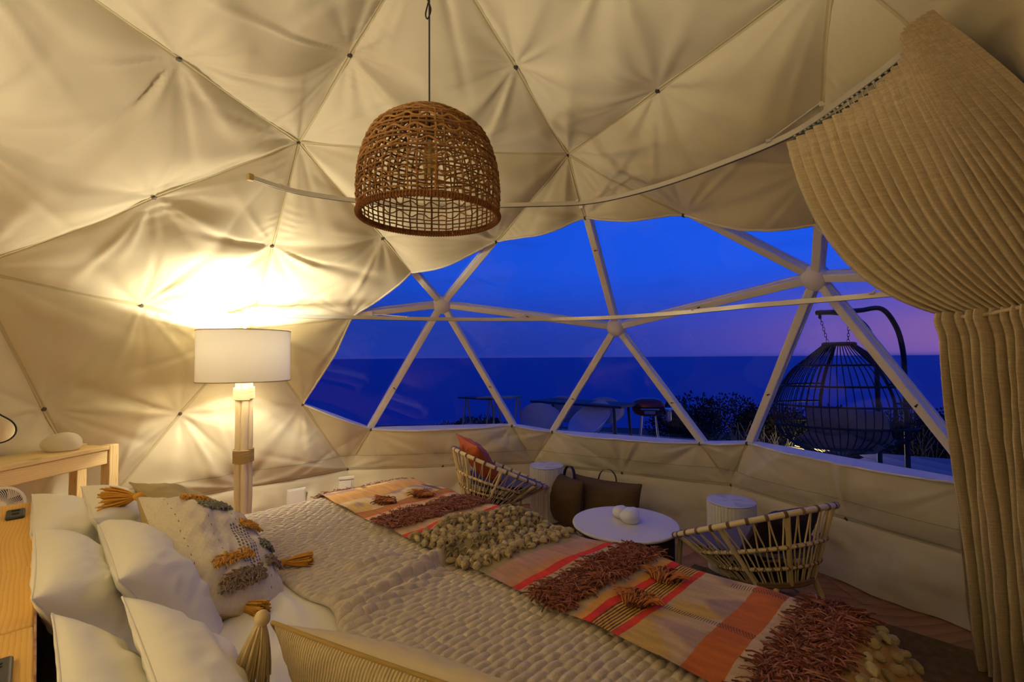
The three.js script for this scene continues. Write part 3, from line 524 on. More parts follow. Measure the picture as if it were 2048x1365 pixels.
{ // boucle cushion behind it
  const c = thing('boucle_cushion', 'nubby khaki boucle cushion peeking out behind the tufted patterned cushion', 'cushion', bd(-0.97, -0.625, 0.765).toArray());
  mesh('cover', pillowGeo(0.44, 0.42, 0.17, { seed: 51, n: 40, wrinkle: 0.012 }), boucle, c); mesh('seam', pipe(0.44, 0.42, 0.004), rope, c);
  c.quaternion.copy(frameOf([0.85, 0.3, -0.3], [0.5, 0.62, 0.5]));
}
{ // brown leather cushion with a strap
  const c = thing('leather_cushion', 'brown leather cushion with a strap, half hidden behind the boucle cushion', 'cushion', bd(-1.12, -0.745, 0.735).toArray());
  const lm = std('#8a5a22', 0.5, dbl);
  mesh('cover', pillowGeo(0.34, 0.26, 0.12, { seed: 61, n: 30, wrinkle: 0.005 }), lm, c); mesh('seam', pipe(0.34, 0.26, 0.003), lm, c);
  mesh('strap', new THREE.TubeGeometry(new THREE.CatmullRomCurve3([V(0.06, 0.11, 0.02), V(0.08, 0.17, 0.05), V(0.11, 0.18, 0.07), V(0.14, 0.09, 0.05)]), 20, 0.014, 8).scale(1, 1, 0.6), std('#a86c28', 0.5), c);
  c.quaternion.copy(frameOf([0.95, 0.2, 0], [0.25, 0.75, 0.5]));
}
{ // near cushion with tassel and fringed seams
  const c = thing('fringed_cushion', 'ribbed beige cushion with a corner tassel in the bottom foreground', 'cushion', bd(0.76, -0.53, 0.665).toArray());
  const w = 0.74, h = 0.46, gs = pillowGeo(w, h, 0.2, { n: 60, seed: 71, wrinkle: 0.01, ear: 0.04 });
  const rib = pix(256, 64, (u, v, i) => { const k = 0.86 + 0.14 * Math.sin(u * 2 * PI * 44) + 0.14 * (rnd() - 0.5); return [214 * k, 190 * k, 138 * k]; }, true); rib.repeat.set(3.2, 3.2);
  const rb = pix(256, 16, (u) => g1(128 + 100 * Math.sin(u * 2 * PI * 44))); rb.repeat.set(3.2, 3.2);
  const fm = std('#ffffff', 0.95, { map: rib, bumpMap: rb, bumpScale: 0.002, ...dbl }), bm = std('#d3c09a', 0.95, { bumpMap: bumpWeave, bumpScale: 0.003, ...dbl });
  mesh('front_cover', gs[0], bm, c); mesh('back_cover', gs[1], fm, c); mesh('seam', pipe(w, h, 0.005, 0.04), std('#a88a4c', 0.95), c);
  for (const [u0, u1, v] of [[-0.3, 0.15, 0.55], [-0.02, 0.8, 0.25]]) { const pts = []; for (let k = 0; k <= 12; k++) { const u = lerp(u0, u1, k / 12), e = Math.pow(1 - Math.pow(Math.abs(u), 2.4), 0.55) * Math.pow(1 - Math.pow(Math.abs(v), 2.4), 0.55); pts.push(V(w / 2 * u, h / 2 * v, 0.1 * e + 0.006)); } mesh('fluffy_stripe', tube(pts, 0.009, 30, 8), std('#d8bd8c', 1), c); }
  c.quaternion.copy(frameOf([0.93, 0.36, -0.02], [-0.3, 0.85, 0.45]));
  tassel(c, [-w / 2 - 0.03, -h / 2 - 0.004, 0.0], V(-0.15, -1, 0.1).applyQuaternion(c.quaternion.clone().invert()), std('#dcc592', 0.95), 0.13, 170, 0.34);
}
// ------------------------------------------------------------------ floor lamp
{
  const L = thing('floor_lamp', 'driftwood bundle floor lamp with a drum shade, glowing beside the bed', 'lamp', [-2.105, 0, -0.52]);
  const woods = ['#e8d8b6', '#dfcba4', '#ecdfc2', '#dac59c', '#e4d3ae'].map((c) => std(c, 0.7));
  for (let k = 0; k < 5; k++) { const a = k / 5 * 2 * PI + 0.4, r = 0.036, pts = []; for (let i = 0; i <= 8; i++) pts.push(V(Math.cos(a) * r * (1 + 0.12 * N3(i * 0.8, k * 3)) + 0.004 * N3(i, k), 0.03 + i / 8 * 1.31, Math.sin(a) * r + 0.004 * N3(i, k + 9))); mesh('pole', tube(pts, 0.0235 + 0.002 * N3(k, 3), 40, 12), woods[k], L); }
  mesh('base', lathe([[0.0001, 0], [0.15, 0], [0.155, 0.008], [0.15, 0.022], [0.06, 0.03], [0.0001, 0.03]]), std('#b58e58', 0.6), L);
  const ropeM = std('#a98d58', 0.9);
  for (const [y, n, m] of [[1.235, 9, std('#d9cba4', 0.9)], [0.79, 10, ropeM]]) { const pts = []; for (let k = 0; k <= n * 24; k++) { const a = k / 24 * 2 * PI; pts.push(V(Math.cos(a) * 0.064, y + k / 24 * 0.0095 - n * 0.00475, Math.sin(a) * 0.064)); } mesh('rope_binding', new THREE.TubeGeometry(new THREE.CatmullRomCurve3(pts), n * 30, 0.0056, 6), m, L); }
  const shadeM = new THREE.MeshPhysicalMaterial({ color: '#f1e8d6', roughness: 1, transmission: 0.035, thickness: 0, side: THREE.DoubleSide });
  const y0 = 1.325, y1 = 1.684, rs = 0.302;
  const shade = mesh('shade', new THREE.CylinderGeometry(rs, rs, y1 - y0, 72, 1, true).translate(0, (y0 + y1) / 2, 0), shadeM, L);
  mesh('rim', [new THREE.TorusGeometry(rs, 0.0035, 6, 72).rotateX(PI / 2).translate(0, y0, 0), new THREE.TorusGeometry(rs, 0.0035, 6, 72).rotateX(PI / 2).translate(0, y1, 0)], std('#b9a377', 0.8), shade);
  const sa = 2.42; mesh('shade_seam', box(0.012, y1 - y0, 0.0025, 0, (y0 + y1) / 2, rs + 0.0015, 0.001).rotateY(-0.86), std('#c4a878', 0.9), shade);
  mesh('bulb_holder', [new THREE.CylinderGeometry(0.018, 0.018, 0.06, 16).translate(0, 1.42, 0), rod([0, 1.34, 0], [0, 1.71, 0], 0.004), rod([-rs, 1.66, 0], [rs, 1.66, 0], 0.0025), rod([0, 1.66, -rs], [0, 1.66, rs], 0.0025)], M.alu, L);
  mesh('finial', new THREE.SphereGeometry(0.012, 14, 10).translate(0, 1.716, 0), M.alu, L);
  for (const [dx, dz] of [[0.05, 0.03], [-0.05, -0.03]]) {
    mesh('bulb', lathe([[0.0001, 1.565], [0.018, 1.56], [0.029, 1.54], [0.03, 1.52], [0.022, 1.49], [0.013, 1.46], [0.0001, 1.455]], 20).translate(dx, 0.06, dz), std('#fff3d6', 0.4, { emissive: '#ffd79a', emissiveIntensity: 6 }), L);
    const p = new THREE.PointLight('#fff6df', 2.15); p.position.set(dx, 1.583, dz); p.castShadow = true; p.shadow.radius = 1.4; L.add(p);
  }
  // unseen twin lamp, out of view behind the headboards, evens the room light
  const L2 = L.clone(); L2.name = numbered('floor_lamp'); scene.add(L2); L2.position.set(-0.4, 0, 2.4); L2.traverse((o) => { if (o.isLight) o.intensity = 5.7; }); tag(L2, 'unseen second floor lamp behind the headboards, placed to even out the room light');
}
// ------------------------------------------------------------------ console table, mirror, glass lamp, fan
const CA = Math.atan2(0.591, 0.233), CU = V(0.367, 0, 0.93), CN = V(-0.93, 0, 0.367); // along the front edge, towards the wall
const ct = (a, b, y) => V(-2.409, y, 0.103).addScaledVector(CU, a).addScaledVector(CN, b);
{
  const T = thing('console_table', 'light pine console table along the dome wall at far left', 'table');
  const Q = new THREE.Matrix4().makeBasis(CU, V(0, 1, 0), CU.clone().cross(V(0, 1, 0))).setPosition(ct(0, 0, 0)); // local x along the front, -z... towards the wall side below
  const side = CU.clone().cross(V(0, 1, 0)).dot(CN) > 0 ? 1 : -1, bx = (w, h, d, x, y, z) => scaleUV(box(w, h, d, x, y, z * side, 0.005), 1, 0.5).applyMatrix4(Q);
  const Lx = 1.25, D = 0.29;
  mesh('tabletop', bx(Lx - 0.062, 0.026, D, Lx / 2 + 0.031, 0.937, D / 2), pineLeg, T);
  mesh('apron', bx(Lx - 0.13, 0.085, 0.022, Lx / 2, 0.880, 0.02), pineLeg, T); mesh('apron', bx(Lx - 0.13, 0.085, 0.022, Lx / 2, 0.880, D - 0.02), pineLeg, T);
  for (const x of [0.031, Lx - 0.031]) for (const z of [0.031, D - 0.031]) mesh('leg', bx(0.062, 0.95, 0.062, x, 0.475, z), pineLeg, T);
  mesh('inlay', new THREE.CylinderGeometry(0.045, 0.045, 0.004, 32).applyMatrix4(new THREE.Matrix4().makeTranslation(...ct(0.66, 0.11, 0.9515).toArray())), std('#77724a', 0.5), T);
}
{
  const g = new THREE.SphereGeometry(1, 40, 28), p = g.attributes.position;
  for (let i = 0; i < p.count; i++) { let x = p.getX(i), y = p.getY(i), z = p.getZ(i); const k = x * 0.5 + 0.5; y *= (0.72 + 0.32 * k); if (y < -0.55) y = -0.55 + (y + 0.55) * 0.15; p.setXYZ(i, x * 0.098, (y + 0.57) * 0.072, z * 0.075); }
  g.computeVertexNormals();
  const L = thing('glass_table_lamp', 'unlit pebble-shaped frosted glass lamp on the console table', 'lamp', ct(0.24, 0.13, 0.951).toArray()); L.rotation.y = 0.75;
  mesh('glass', g, new THREE.MeshPhysicalMaterial({ color: '#f4ecd8', roughness: 0.55, transmission: 0.35, thickness: 0, side: THREE.DoubleSide }), L);
  mesh('base', new THREE.CylinderGeometry(0.05, 0.052, 0.008, 28).translate(0, 0.004, 0), M.white, L);
}
{ // free-form mirror at the frame's left edge
  const c = ct(0.565, 0.19, 1.128), T = thing('mirror', 'pebble-shaped mirror with thin dark rim at the far left edge', 'mirror', c.toArray());
  const pts = []; for (let k = 0; k < 40; k++) { const a = k / 40 * 2 * PI, r = 0.098 * (1 + 0.10 * Math.cos(2 * a + 0.5) + 0.10 * Math.cos(3 * a + 1)); pts.push(V(Math.cos(a) * r, Math.sin(a) * r, 0)); }
  const sh = new THREE.Shape(pts.map((p) => new THREE.Vector2(p.x, p.y)));
  mesh('glass', new THREE.ExtrudeGeometry(sh, { depth: 0.004, bevelEnabled: false }), std('#f4f4f4', 0.02, { metalness: 1 }), T);
  mesh('rim', new THREE.TubeGeometry(new THREE.CatmullRomCurve3(pts, true), 90, 0.005, 8, true), M.dark, T);
  mesh('stand', [rod([0, -0.09, -0.004], [0, -0.172, -0.02], 0.006), new THREE.CylinderGeometry(0.05, 0.052, 0.008, 28).translate(0, -0.173, -0.02)], M.dark, T);
  T.lookAt(c.clone().add(V(0.78, 0.12, 0.48)));
}
{
  const T = thing('side_table', 'small wooden bedside table at the left edge behind the headboard', 'table', bd(-1.82, -1.14, 0).toArray(), BTURN);
  mesh('tabletop', box(0.42, 0.03, 0.36, 0, 0.645, 0, 0.006), pine, T); for (const x of [-0.18, 0.18]) for (const z of [-0.15, 0.15]) mesh('leg', box(0.04, 0.63, 0.04, x, 0.315, z), pine, T);
  mesh('shelf', box(0.38, 0.02, 0.32, 0, 0.3, 0), pine, T);
  const F = thing('desk_fan', 'small white desk fan with spiral grille on the bedside table', 'fan', [-1.85, 0.66, 0.765]);
  F.lookAt(F.position.clone().add(V(0.9, 0, 0.45)));
  const spir = []; for (let k = 0; k < 46; k++) { const a0 = k / 46 * 2 * PI, pts = []; for (let i = 0; i <= 6; i++) { const r = 0.018 + 0.055 * i / 6, a = a0 + i / 6 * 0.8; pts.push(V(Math.cos(a) * r, 0.17 + Math.sin(a) * r, 0.035 - 0.02 * (i / 6) ** 2)); } spir.push(tube(pts, 0.0014, 8, 5)); }
  mesh('grille', spir, std('#e8e4df', 0.5), F);
  mesh('cage', [new THREE.TorusGeometry(0.075, 0.006, 8, 48).translate(0, 0.17, 0.014), new THREE.CylinderGeometry(0.02, 0.02, 0.008, 24).rotateX(PI / 2).translate(0, 0.17, 0.036), new THREE.CylinderGeometry(0.076, 0.06, 0.05, 40, 1, true).rotateX(PI / 2).translate(0, 0.17, -0.012)], std('#ece8e2', 0.5, dbl), F);
  const bl = []; for (let k = 0; k < 5; k++) bl.push(new THREE.BoxGeometry(0.03, 0.055, 0.003).rotateY(0.5).translate(0, 0.036, 0).rotateZ(k / 5 * 2 * PI).translate(0, 0.17, 0.006)); mesh('blades', bl, std('#4a3f55', 0.5), F);
  mesh('body', [box(0.03, 0.1, 0.025, 0, 0.06, -0.02, 0.01), new THREE.CylinderGeometry(0.055, 0.06, 0.016, 32).translate(0, 0.008, -0.01)], std('#d9d5ce', 0.5), F);
}
// ------------------------------------------------------------------ pendant lamp woven from rope
{
  const P = thing('pendant_lamp', 'brown woven rope dome pendant lamp hanging unlit from the ceiling centre', 'lamp', [0, 0, 0]);
  const y0 = 2.075, rb = 0.285, PR = new THREE.CatmullRomCurve3([[0.285, 0], [0.291, 0.10], [0.281, 0.20], [0.254, 0.295], [0.228, 0.344], [0.176, 0.388], [0.108, 0.427], [0.02, 0.446]].map(([r, h]) => V(r, h, 0)), false, 'centripetal'), prof = (t) => { const p = PR.getPointAt(Math.min(1, Math.max(0, t))); return [p.x, y0 + p.y]; };
  const cords = [std('#9a6a34', 0.9), std('#ab7a3e', 0.9), std('#855a2a', 0.9)], byM = [[], [], []];
  for (let k = 0; k < 54; k++) { const a0 = k / 54 * 2 * PI, pts = []; for (let i = 0; i <= 26; i++) { const t = i / 26 * 0.97, [r, y] = prof(t), a = a0 + 0.018 * N3(i * 0.5, k * 2.3); pts.push(V(Math.cos(a) * (r + 0.004 * ((i + k) % 2)), y, Math.sin(a) * (r + 0.004 * ((i + k) % 2)))); } byM[k % 3].push(tube(pts, k % 7 === 0 ? 0.005 : 0.0036, 30, 5)); }
  const n = 29; for (let k = 0; k < n; k++) { const t0 = 0.02 + 0.95 * k / n, pts = []; for (let i = 0; i <= 62; i++) { const a = i / 62 * 2 * PI, t = Math.min(0.985, t0 + 0.011 * N3(i * 0.6 % 37.2, k * 1.9) + (k % 3 === 1 && t0 > 0.12 ? 0.02 * Math.sin(i * 1.9 + k) : 0)), [r, y] = prof(Math.max(0, t)), w = r + 0.004 * ((i + k + 1) % 2) + 0.002; pts.push(V(Math.cos(a) * w, y, Math.sin(a) * w)); } byM[k % 3].push(tube(pts, t0 > 0.3 ? 0.0045 : 0.0032, 120, 5)); }
  byM.forEach((g, k) => { const s = mesh('woven_shade', g, cords[k], P); });
  const rim = []; for (const [dy, r] of [[0, 0.009], [0.012, 0.006]]) rim.push(new THREE.TorusGeometry(rb + 0.002, r, 8, 90).rotateX(PI / 2).translate(0, y0 + dy, 0)); for (let k = 0; k < 150; k++) { const a = k / 150 * 2 * PI; rim.push(new THREE.TorusGeometry(0.011, 0.0028, 5, 10).rotateY(-a).translate(Math.cos(a) * (rb + 0.002), y0 + 0.002, Math.sin(a) * (rb + 0.002))); }
  mesh('rim', rim, std('#8f5c30', 0.9), P);
  mesh('cord', [tube([[0, 2.54, 0], [0, 2.9, 0], [0, 3.37, 0]], 0.0035, 20, 8), tube([[0, 3.09, 0], [0.016, 3.035, 0.006], [-0.004, 2.99, 0.004], [-0.02, 2.95, 0], [-0.006, 2.925, 0.004], [0.012, 2.955, 0.005], [0.003, 2.99, 0.006], [-0.014, 3.03, 0.004], [-0.008, 3.07, 0.003], [0.008, 3.075, 0.004], [0.013, 3.04, 0.006], [0.024, 3.0, 0.008]], 0.0032, 60, 8)], std('#2c211a', 0.7), P);
  mesh('bulb_holder', [new THREE.CylinderGeometry(0.021, 0.021, 0.03, 20).translate(0, 2.43, 0), rod([0, 2.44, 0], [0, 2.55, 0], 0.004), new THREE.CylinderGeometry(0.026, 0.026, 0.006, 20).translate(0, 2.415, 0)], M.dark, P);
  mesh('bulb', lathe([[0.0001, 2.245], [0.008, 2.247], [0.026, 2.275], [0.031, 2.31], [0.024, 2.35], [0.016, 2.385], [0.015, 2.413], [0.0001, 2.414]], 24), new THREE.MeshPhysicalMaterial({ color: '#ecd9a8', roughness: 0.15, transmission: 0.75, thickness: 0 }), P);
}
// ------------------------------------------------------------------ curtain rails
function rail(label, pts, brackets, w = 0.02, h = 0.026) {
  const o = thing('curtain_rail', label, 'curtain rail'), c = new THREE.CatmullRomCurve3(pts.map(asV), false, 'centripetal');
  mesh('track', sweepRect(c, 160, w, h), M.alu, o); mesh('slot', sweepRect(new THREE.CatmullRomCurve3(pts.map(asV).map((p) => p.add(V(0, -h / 2 - 0.001, 0))), false, 'centripetal'), 120, w * 0.35, 0.003), M.tie, o);
  for (const k of [0, 1]) { const p = c.getPointAt(k); mesh('end_cap', box(0.03, h + 0.012, 0.03, p.x, p.y, p.z, 0.004), std('#b59c62', 0.6), o); }
  for (const [a, b] of brackets) mesh('bracket', [box(0.03, 0.045, 0.012, ...b, 0.003), rod(a, b, 0.004), box(0.022, 0.014, 0.03, a[0], a[1] - 0.003, a[2], 0.003)], M.white, o);
  return c;
}
const onStrut = (a, b, t, inn = 0.06) => outw(W3[a].clone().lerp(W3[b], t), -inn).toArray();
const lowPts = [[-2.60, 1.815, -0.30], [-2.288, 1.82, -0.674], [-1.799, 1.82, -1.218], [-1.36, 1.82, -1.72], [-0.903, 1.82, -2.09], [-0.42, 1.82, -2.36], [0.058, 1.82, -2.434], [0.60, 1.82, -2.3], [1.117, 1.82, -2.006], [1.50, 1.82, -1.86], [1.817, 1.82, -1.716], [2.25, 1.82, -1.3]];
rail('straight-looking lower white curtain rail crossing in front of the panoramic window', lowPts, [[[-2.34, 1.835, -0.62], onStrut('P4', 'T4', 0.06)], [[-1.5, 1.835, -1.57], onStrut('P4', 'E4', 0.6, 0.03)], [[-0.75, 1.835, -2.2], onStrut('E4', 'P0', 0.48, 0.03)], [[0.72, 1.835, -2.24], onStrut('P0', 'E0', 0.42, 0.03)], [[1.74, 1.835, -1.75], onStrut('E0', 'P1', 0.32, 0.03)]], 0.018, 0.03);
const upPts = [[-1.294, 2.5, -0.035], [-1.291, 2.5, -0.218], [-1.264, 2.5, -0.333], [-1.109, 2.5, -0.583], [-0.743, 2.5, -0.935], [-0.182, 2.5, -1.234], [0.213, 2.5, -1.392], [0.617, 2.5, -1.333], [1.049, 2.5, -1.135], [1.358, 2.5, -0.926], [1.534, 2.5, -0.669], [1.651, 2.5, -0.467], [1.668, 2.5, -0.40]];
const upRail = rail('curved upper white curtain rail sweeping across the ceiling liner to the curtain', upPts, [[[-1.292, 2.515, -0.22], onStrut('T4', 'P4', 0.2)], [[0.14, 2.515, -1.37], onStrut('T0', 'P0', 0.24)], [[1.25, 2.515, -1.0], onStrut('T1', 'E0', 0.3)]]);

// ------------------------------------------------------------------ gathered curtain tied back at the right
{
  const C = thing('curtain', 'taupe pleated curtain swept back and tied at the right of the window', 'curtain');
  const bez = (a, b, c, t) => a.clone().multiplyScalar((1 - t) ** 2).addScaledVector(b, 2 * t * (1 - t)).addScaledVector(c, t * t);
  const topC = new THREE.CatmullRomCurve3([V(1.316, 2.44, -0.897), V(1.439, 2.44, -0.742), V(1.563, 2.44, -0.582), V(1.633, 2.44, -0.35), V(1.614, 2.44, -0.18), V(1.66, 2.45, -0.14)]);
  const ctlC = [V(1.44, 1.83, -0.92), V(2.2, 2.10, -0.58)], tieC = [V(1.82, 1.645, -0.9), V(2.29, 1.675, -0.72)], botC = [V(2.05, 0.012, -1.48), V(2.42, 0.012, -0.95)];
  const inwd = (p) => V(-p.x, 0, -p.z).normalize(), view = V(-0.62, 0.1, 0.78).normalize();
  const pleat = (u, n, ph) => { const x = u * n + ph, f = x - Math.floor(x); return Math.pow(Math.abs(Math.sin(PI * f)), 0.85) - 0.6; };
  const upper = gridGeo(620, 110, (u, v) => {
    const uj = u + 0.004 * N3(u * 30, 1, 2), p = bez(topC.getPoint(u), ctlC[0].clone().lerp(ctlC[1], u), tieC[0].clone().lerp(tieC[1], u), v);
    const swag = 0.02 * Math.sin(PI * v) * N3(u * 5, v * 2, 4), hold = 1 - 0.55 * Math.exp(-((v - 0.045) ** 2) / 0.0006), amp = lerp(0.03, 0.036, v) * hold * (1 + 0.3 * N3(u * 9, v * 3, 8));
    const dir = inwd(p).lerp(view, sst(v, 0.05, 0.5)).normalize();
    return p.addScaledVector(dir, amp * pleat(Math.pow(Math.max(0, uj), 1.15), 25, 0.25 * N3(u * 4, v * 1.5, 3)) + swag).add(V(0, -0.02 * Math.sin(PI * v) * (1 - u), 0));
  }, (u, v) => [u * 2.4, v * 1.2]);
  const lower = gridGeo(560, 120, (u, v) => {
    const p = tieC[0].clone().lerp(tieC[1], u).lerp(botC[0].clone().lerp(botC[1], u), v);
    const flare = sst(v, 0, 0.9), amp = 0.036 + 0.03 * sst(v, 0.02, 0.2) - 0.012 * v, n1 = pleat(u, 17, 0.3 * N3(u * 3, v * 1.2, 6)), n2 = 0.35 * Math.sin(u * 2 * PI * 5 + 3 * v + 2 * N3(u * 3, v * 2, 9));
    const crumple = 0.01 * N3(u * 14, v * 9, 5) + 0.012 * Math.max(0, N3(u * 5, v * 16, 7)) * (1 - v) + 0.03 * Math.exp(-((v - 0.02) ** 2) / 0.0006);
    const q = p.addScaledVector(view, amp * (n1 + n2) + crumple); q.y = Math.max(q.y, 0.008); return q;
  }, (u, v) => [u * 1.8, v * 1.7]);
  const t = pix(128, 128, (u, v) => { const n = 1 + 0.10 * (rnd() - 0.5) + 0.09 * N3(u * 3, v * 60, 2) + 0.06 * N3(u * 60, v * 3, 5); return [220 * n, 204 * n, 168 * n]; }, true); t.repeat.set(3, 3);
  const cm = std('#ffffff', 0.75, { map: t, bumpMap: bumpWeave, bumpScale: 0.001, ...dbl });
  mesh('swag', upper, cm, C); mesh('tail', lower, cm, C);
  const lin = gridGeo(2, 40, (u, v) => bez(V(2.03, 1.55, -0.98), V(1.95, 0.9, -1.2), V(2.03, 0.012, -1.49), v).addScaledVector(V(0.8, 0, -0.55).normalize(), u * 0.03 - 0.015)); 
  mesh('tieback', tube([[1.83, 1.665, -0.93], [1.9, 1.63, -0.86], [2.06, 1.66, -0.78], [2.2, 1.67, -0.70], [2.3, 1.69, -0.68]], 0.008, 30, 8), cm, C);
  // hooks: white gliders in the rail with S-shaped hooks
  const hk = merge([tube([[0, 0.012, 0], [0.004, -0.006, 0], [0.011, -0.02, 0.002], [0.009, -0.036, 0.002], [0.0, -0.044, 0], [-0.007, -0.036, 0], [-0.005, -0.026, 0]], 0.0022, 18, 6), box(0.01, 0.014, 0.012, 0, 0.012, 0, 0.003)]);
  for (let k = 0; k < 26; k++) { const q = topC.getPoint(0.01 + 0.6 * k / 25); let p = null, bd2 = 9; for (let i = 0; i <= 400; i++) { const c = upRail.getPoint(i / 400), d = (c.x - q.x) ** 2 + (c.z - q.z) ** 2; if (d < bd2) { bd2 = d; p = c; } } const m = mesh('hook', hk, M.white, C); m.position.set(p.x, p.y - 0.024, p.z); m.rotation.y = 0.9 + 0.3 * Math.sin(k); }
  mesh('header_tape', gridGeo(60, 2, (u, v) => topC.getPoint(u * 0.58).add(V(0.034, 0.035 - v * 0.07, -0.026))), std('#4b4f44', 0.7, dbl), C);
}
// ------------------------------------------------------------------ outlets on the skirt
function plate(label, p, face, w, h, withCover) {
  const o = thing('outlet_box', label, 'outlet', p); o.lookAt(asV(p).add(asV(face)));
  mesh('plate', box(w, h, 0.016, 0, 0, 0.008, 0.004), M.white, o); mesh('flap', withCover ? [box(w * 1.04, h * 0.16, 0.026, 0, h * 0.44, 0.014, 0.004), box(w * 0.7, h * 0.6, 0.006, 0, -h * 0.05, 0.018, 0.002)] : [box(w * 0.86, h * 0.78, 0.006, 0, h * 0.05, 0.018, 0.002), box(w * 0.86, h * 0.06, 0.006, 0, -h * 0.43, 0.018, 0.002)], std('#efe9dd', 0.4), o);
}
plate('flat white outlet plate low on the liner just right of the floor lamp', [-2.50, 0.247, -1.252], [0.85, 0, 0.45], 0.155, 0.16, false);
plate('white outlet box with a hooded cover behind the throw blanket fringe', [-2.28, 0.30, -1.618], [0.8, 0, 0.6], 0.135, 0.15, true);
// ------------------------------------------------------------------ low drum table with two pebble lights
{
  const T = thing('drum_table', 'round low table with a white top on a dark drum base', 'table', [0.395, 0, -1.475]);
  mesh('tabletop', lathe([[0.0001, 0.405], [0.318, 0.405], [0.33, 0.409], [0.333, 0.416], [0.33, 0.423], [0.322, 0.426], [0.0001, 0.426]], 80), std('#dfd5c6', 0.45), T);
  mesh('drum_base', lathe([[0.0001, 0], [0.296, 0], [0.30, 0.006], [0.30, 0.404], [0.0001, 0.404]], 72), std('#3b2f22', 0.8), T);
  mesh('base_seam', box(0.006, 0.4, 0.003, 0, 0.203, 0.3, 0.001).rotateY(0.5), std('#17110b', 0.9), T);
  const stone = new THREE.MeshPhysicalMaterial({ color: '#e4e3e2', roughness: 0.4, clearcoat: 0.2 });
  const peb = (sx, sy, sz, k) => { const g = new THREE.SphereGeometry(1, 36, 26), p = g.attributes.position; for (let i = 0; i < p.count; i++) { let x = p.getX(i), y = p.getY(i), z = p.getZ(i); const n = 1 + 0.10 * N3(x + k, y, z); y *= 1 + 0.12 * x; if (y < -0.7) y = -0.7 + (y + 0.7) * 0.1; p.setXYZ(i, x * sx * n, (y + 0.72) * sy * n, z * sz * n); } g.computeVertexNormals(); return g; };
  for (const [x, z, g, lab] of [[0.345, -1.545, peb(0.052, 0.046, 0.05, 1), 'smaller white pebble light on the round table, farther from the camera'], [0.425, -1.485, peb(0.062, 0.054, 0.06, 7), 'larger white pebble light on the round table, in front of the smaller']]) {
    const L = thing('pebble_light', lab, 'lamp', [x, 0.4265, z], 0.3, 'pebble lights on the round table'); mesh('globe', g, stone, L); mesh('base', new THREE.CylinderGeometry(0.03, 0.031, 0.004, 24).translate(0, 0.002, 0), M.white, L);
  }
}
// ------------------------------------------------------------------ fluted cylinder stools
function stool(label, x, z, h, r) {
  const T = thing('cylinder_stool', label, 'stool', [x, 0, z], 0.3, 'white cylinder stools by the dome wall'), n = 44, m = std('#e8e2d0', 0.6), g = [];
  for (let k = 0; k < n; k++) { const a = k / n * 2 * PI, w = 2 * PI * r / n; const s = mesh('slat', box(w * 0.93, h - 0.012 - 0.006 * (k % 3 === 0 ? 1 : 0), 0.014, 0, (h - 0.012) / 2, r - 0.007 + 0.001 * (k % 2), 0.003).rotateY(a), m, T); }
  mesh('core', new THREE.CylinderGeometry(r - 0.01, r - 0.01, h - 0.012, 40).translate(0, (h - 0.012) / 2 + 0.001, 0), std('#7d7460', 0.9), T);
  const t = pix(128, 128, (u, v) => { const q = sst(N3(u * 6, v * 6, 3), 0.05, 0.35); return [226 - 24 * q, 222 - 24 * q, 214 - 22 * q]; }, true);
  mesh('seat', lathe([[0.0001, h - 0.012], [r - 0.003, h - 0.012], [r, h - 0.008], [r, h - 0.003], [r - 0.004, h], [0.0001, h]], 56), std('#ffffff', 0.5, { map: t }), T);
}
stool('white fluted cylinder stool behind the dark floor cushions, by the left rattan chair', -0.615, -2.475, 0.485, 0.155);
stool('white fluted cylinder stool behind the right rattan chair', 0.968, -2.11, 0.475, 0.158);
// ------------------------------------------------------------------ floor cushions with leather handles
const canvasM = std('#5a4522', 0.85, { bumpMap: bumpWeave, bumpScale: 0.001, ...dbl }), handleM = std('#2a1712', 0.6);
function floorCushion(label, p, turn, w, h, t, sd, lean = -0.12) {
  const c = thing('floor_cushion', label, 'cushion', p, turn, 'brown floor cushions leaning together by the wall');
  mesh('cover', pillowGeo(w, h, t, { n: 50, seed: sd, wrinkle: 0.008, ear: 0.07, p: 2.2 }).map((g) => g.translate(0, h / 2, 0)), canvasM, c); mesh('seam', pipe(w, h, 0.004, 0.07).translate(0, h / 2, 0), canvasM, c);
  const pts = [[-0.085, h - 0.03, -0.02], [-0.07, h + 0.035, -0.02], [-0.03, h + 0.075, -0.02], [0.03, h + 0.075, -0.02], [0.07, h + 0.035, -0.02], [0.085, h - 0.03, -0.02]];
  mesh('handle', gridGeo(30, 4, (u, v) => { const q = new THREE.CatmullRomCurve3(pts.map(asV)).getPoint(u); q.z += (v - 0.5) * 0.03; return q; }), std('#2a1712', 0.6, dbl), c);
  c.rotation.x = 0; c.rotation.order = 'YXZ'; c.rotation.x = lean; return c;
}
floorCushion('brown floor cushion in front of the far cylinder stool, turned to the lamp', [-0.40, 0.01, -2.34], -0.62, 0.5, 0.43, 0.2, 81);
floorCushion('wider brown floor cushion with a leather handle behind the round table', [-0.03, 0.01, -2.36], -0.12, 0.62, 0.43, 0.22, 87);

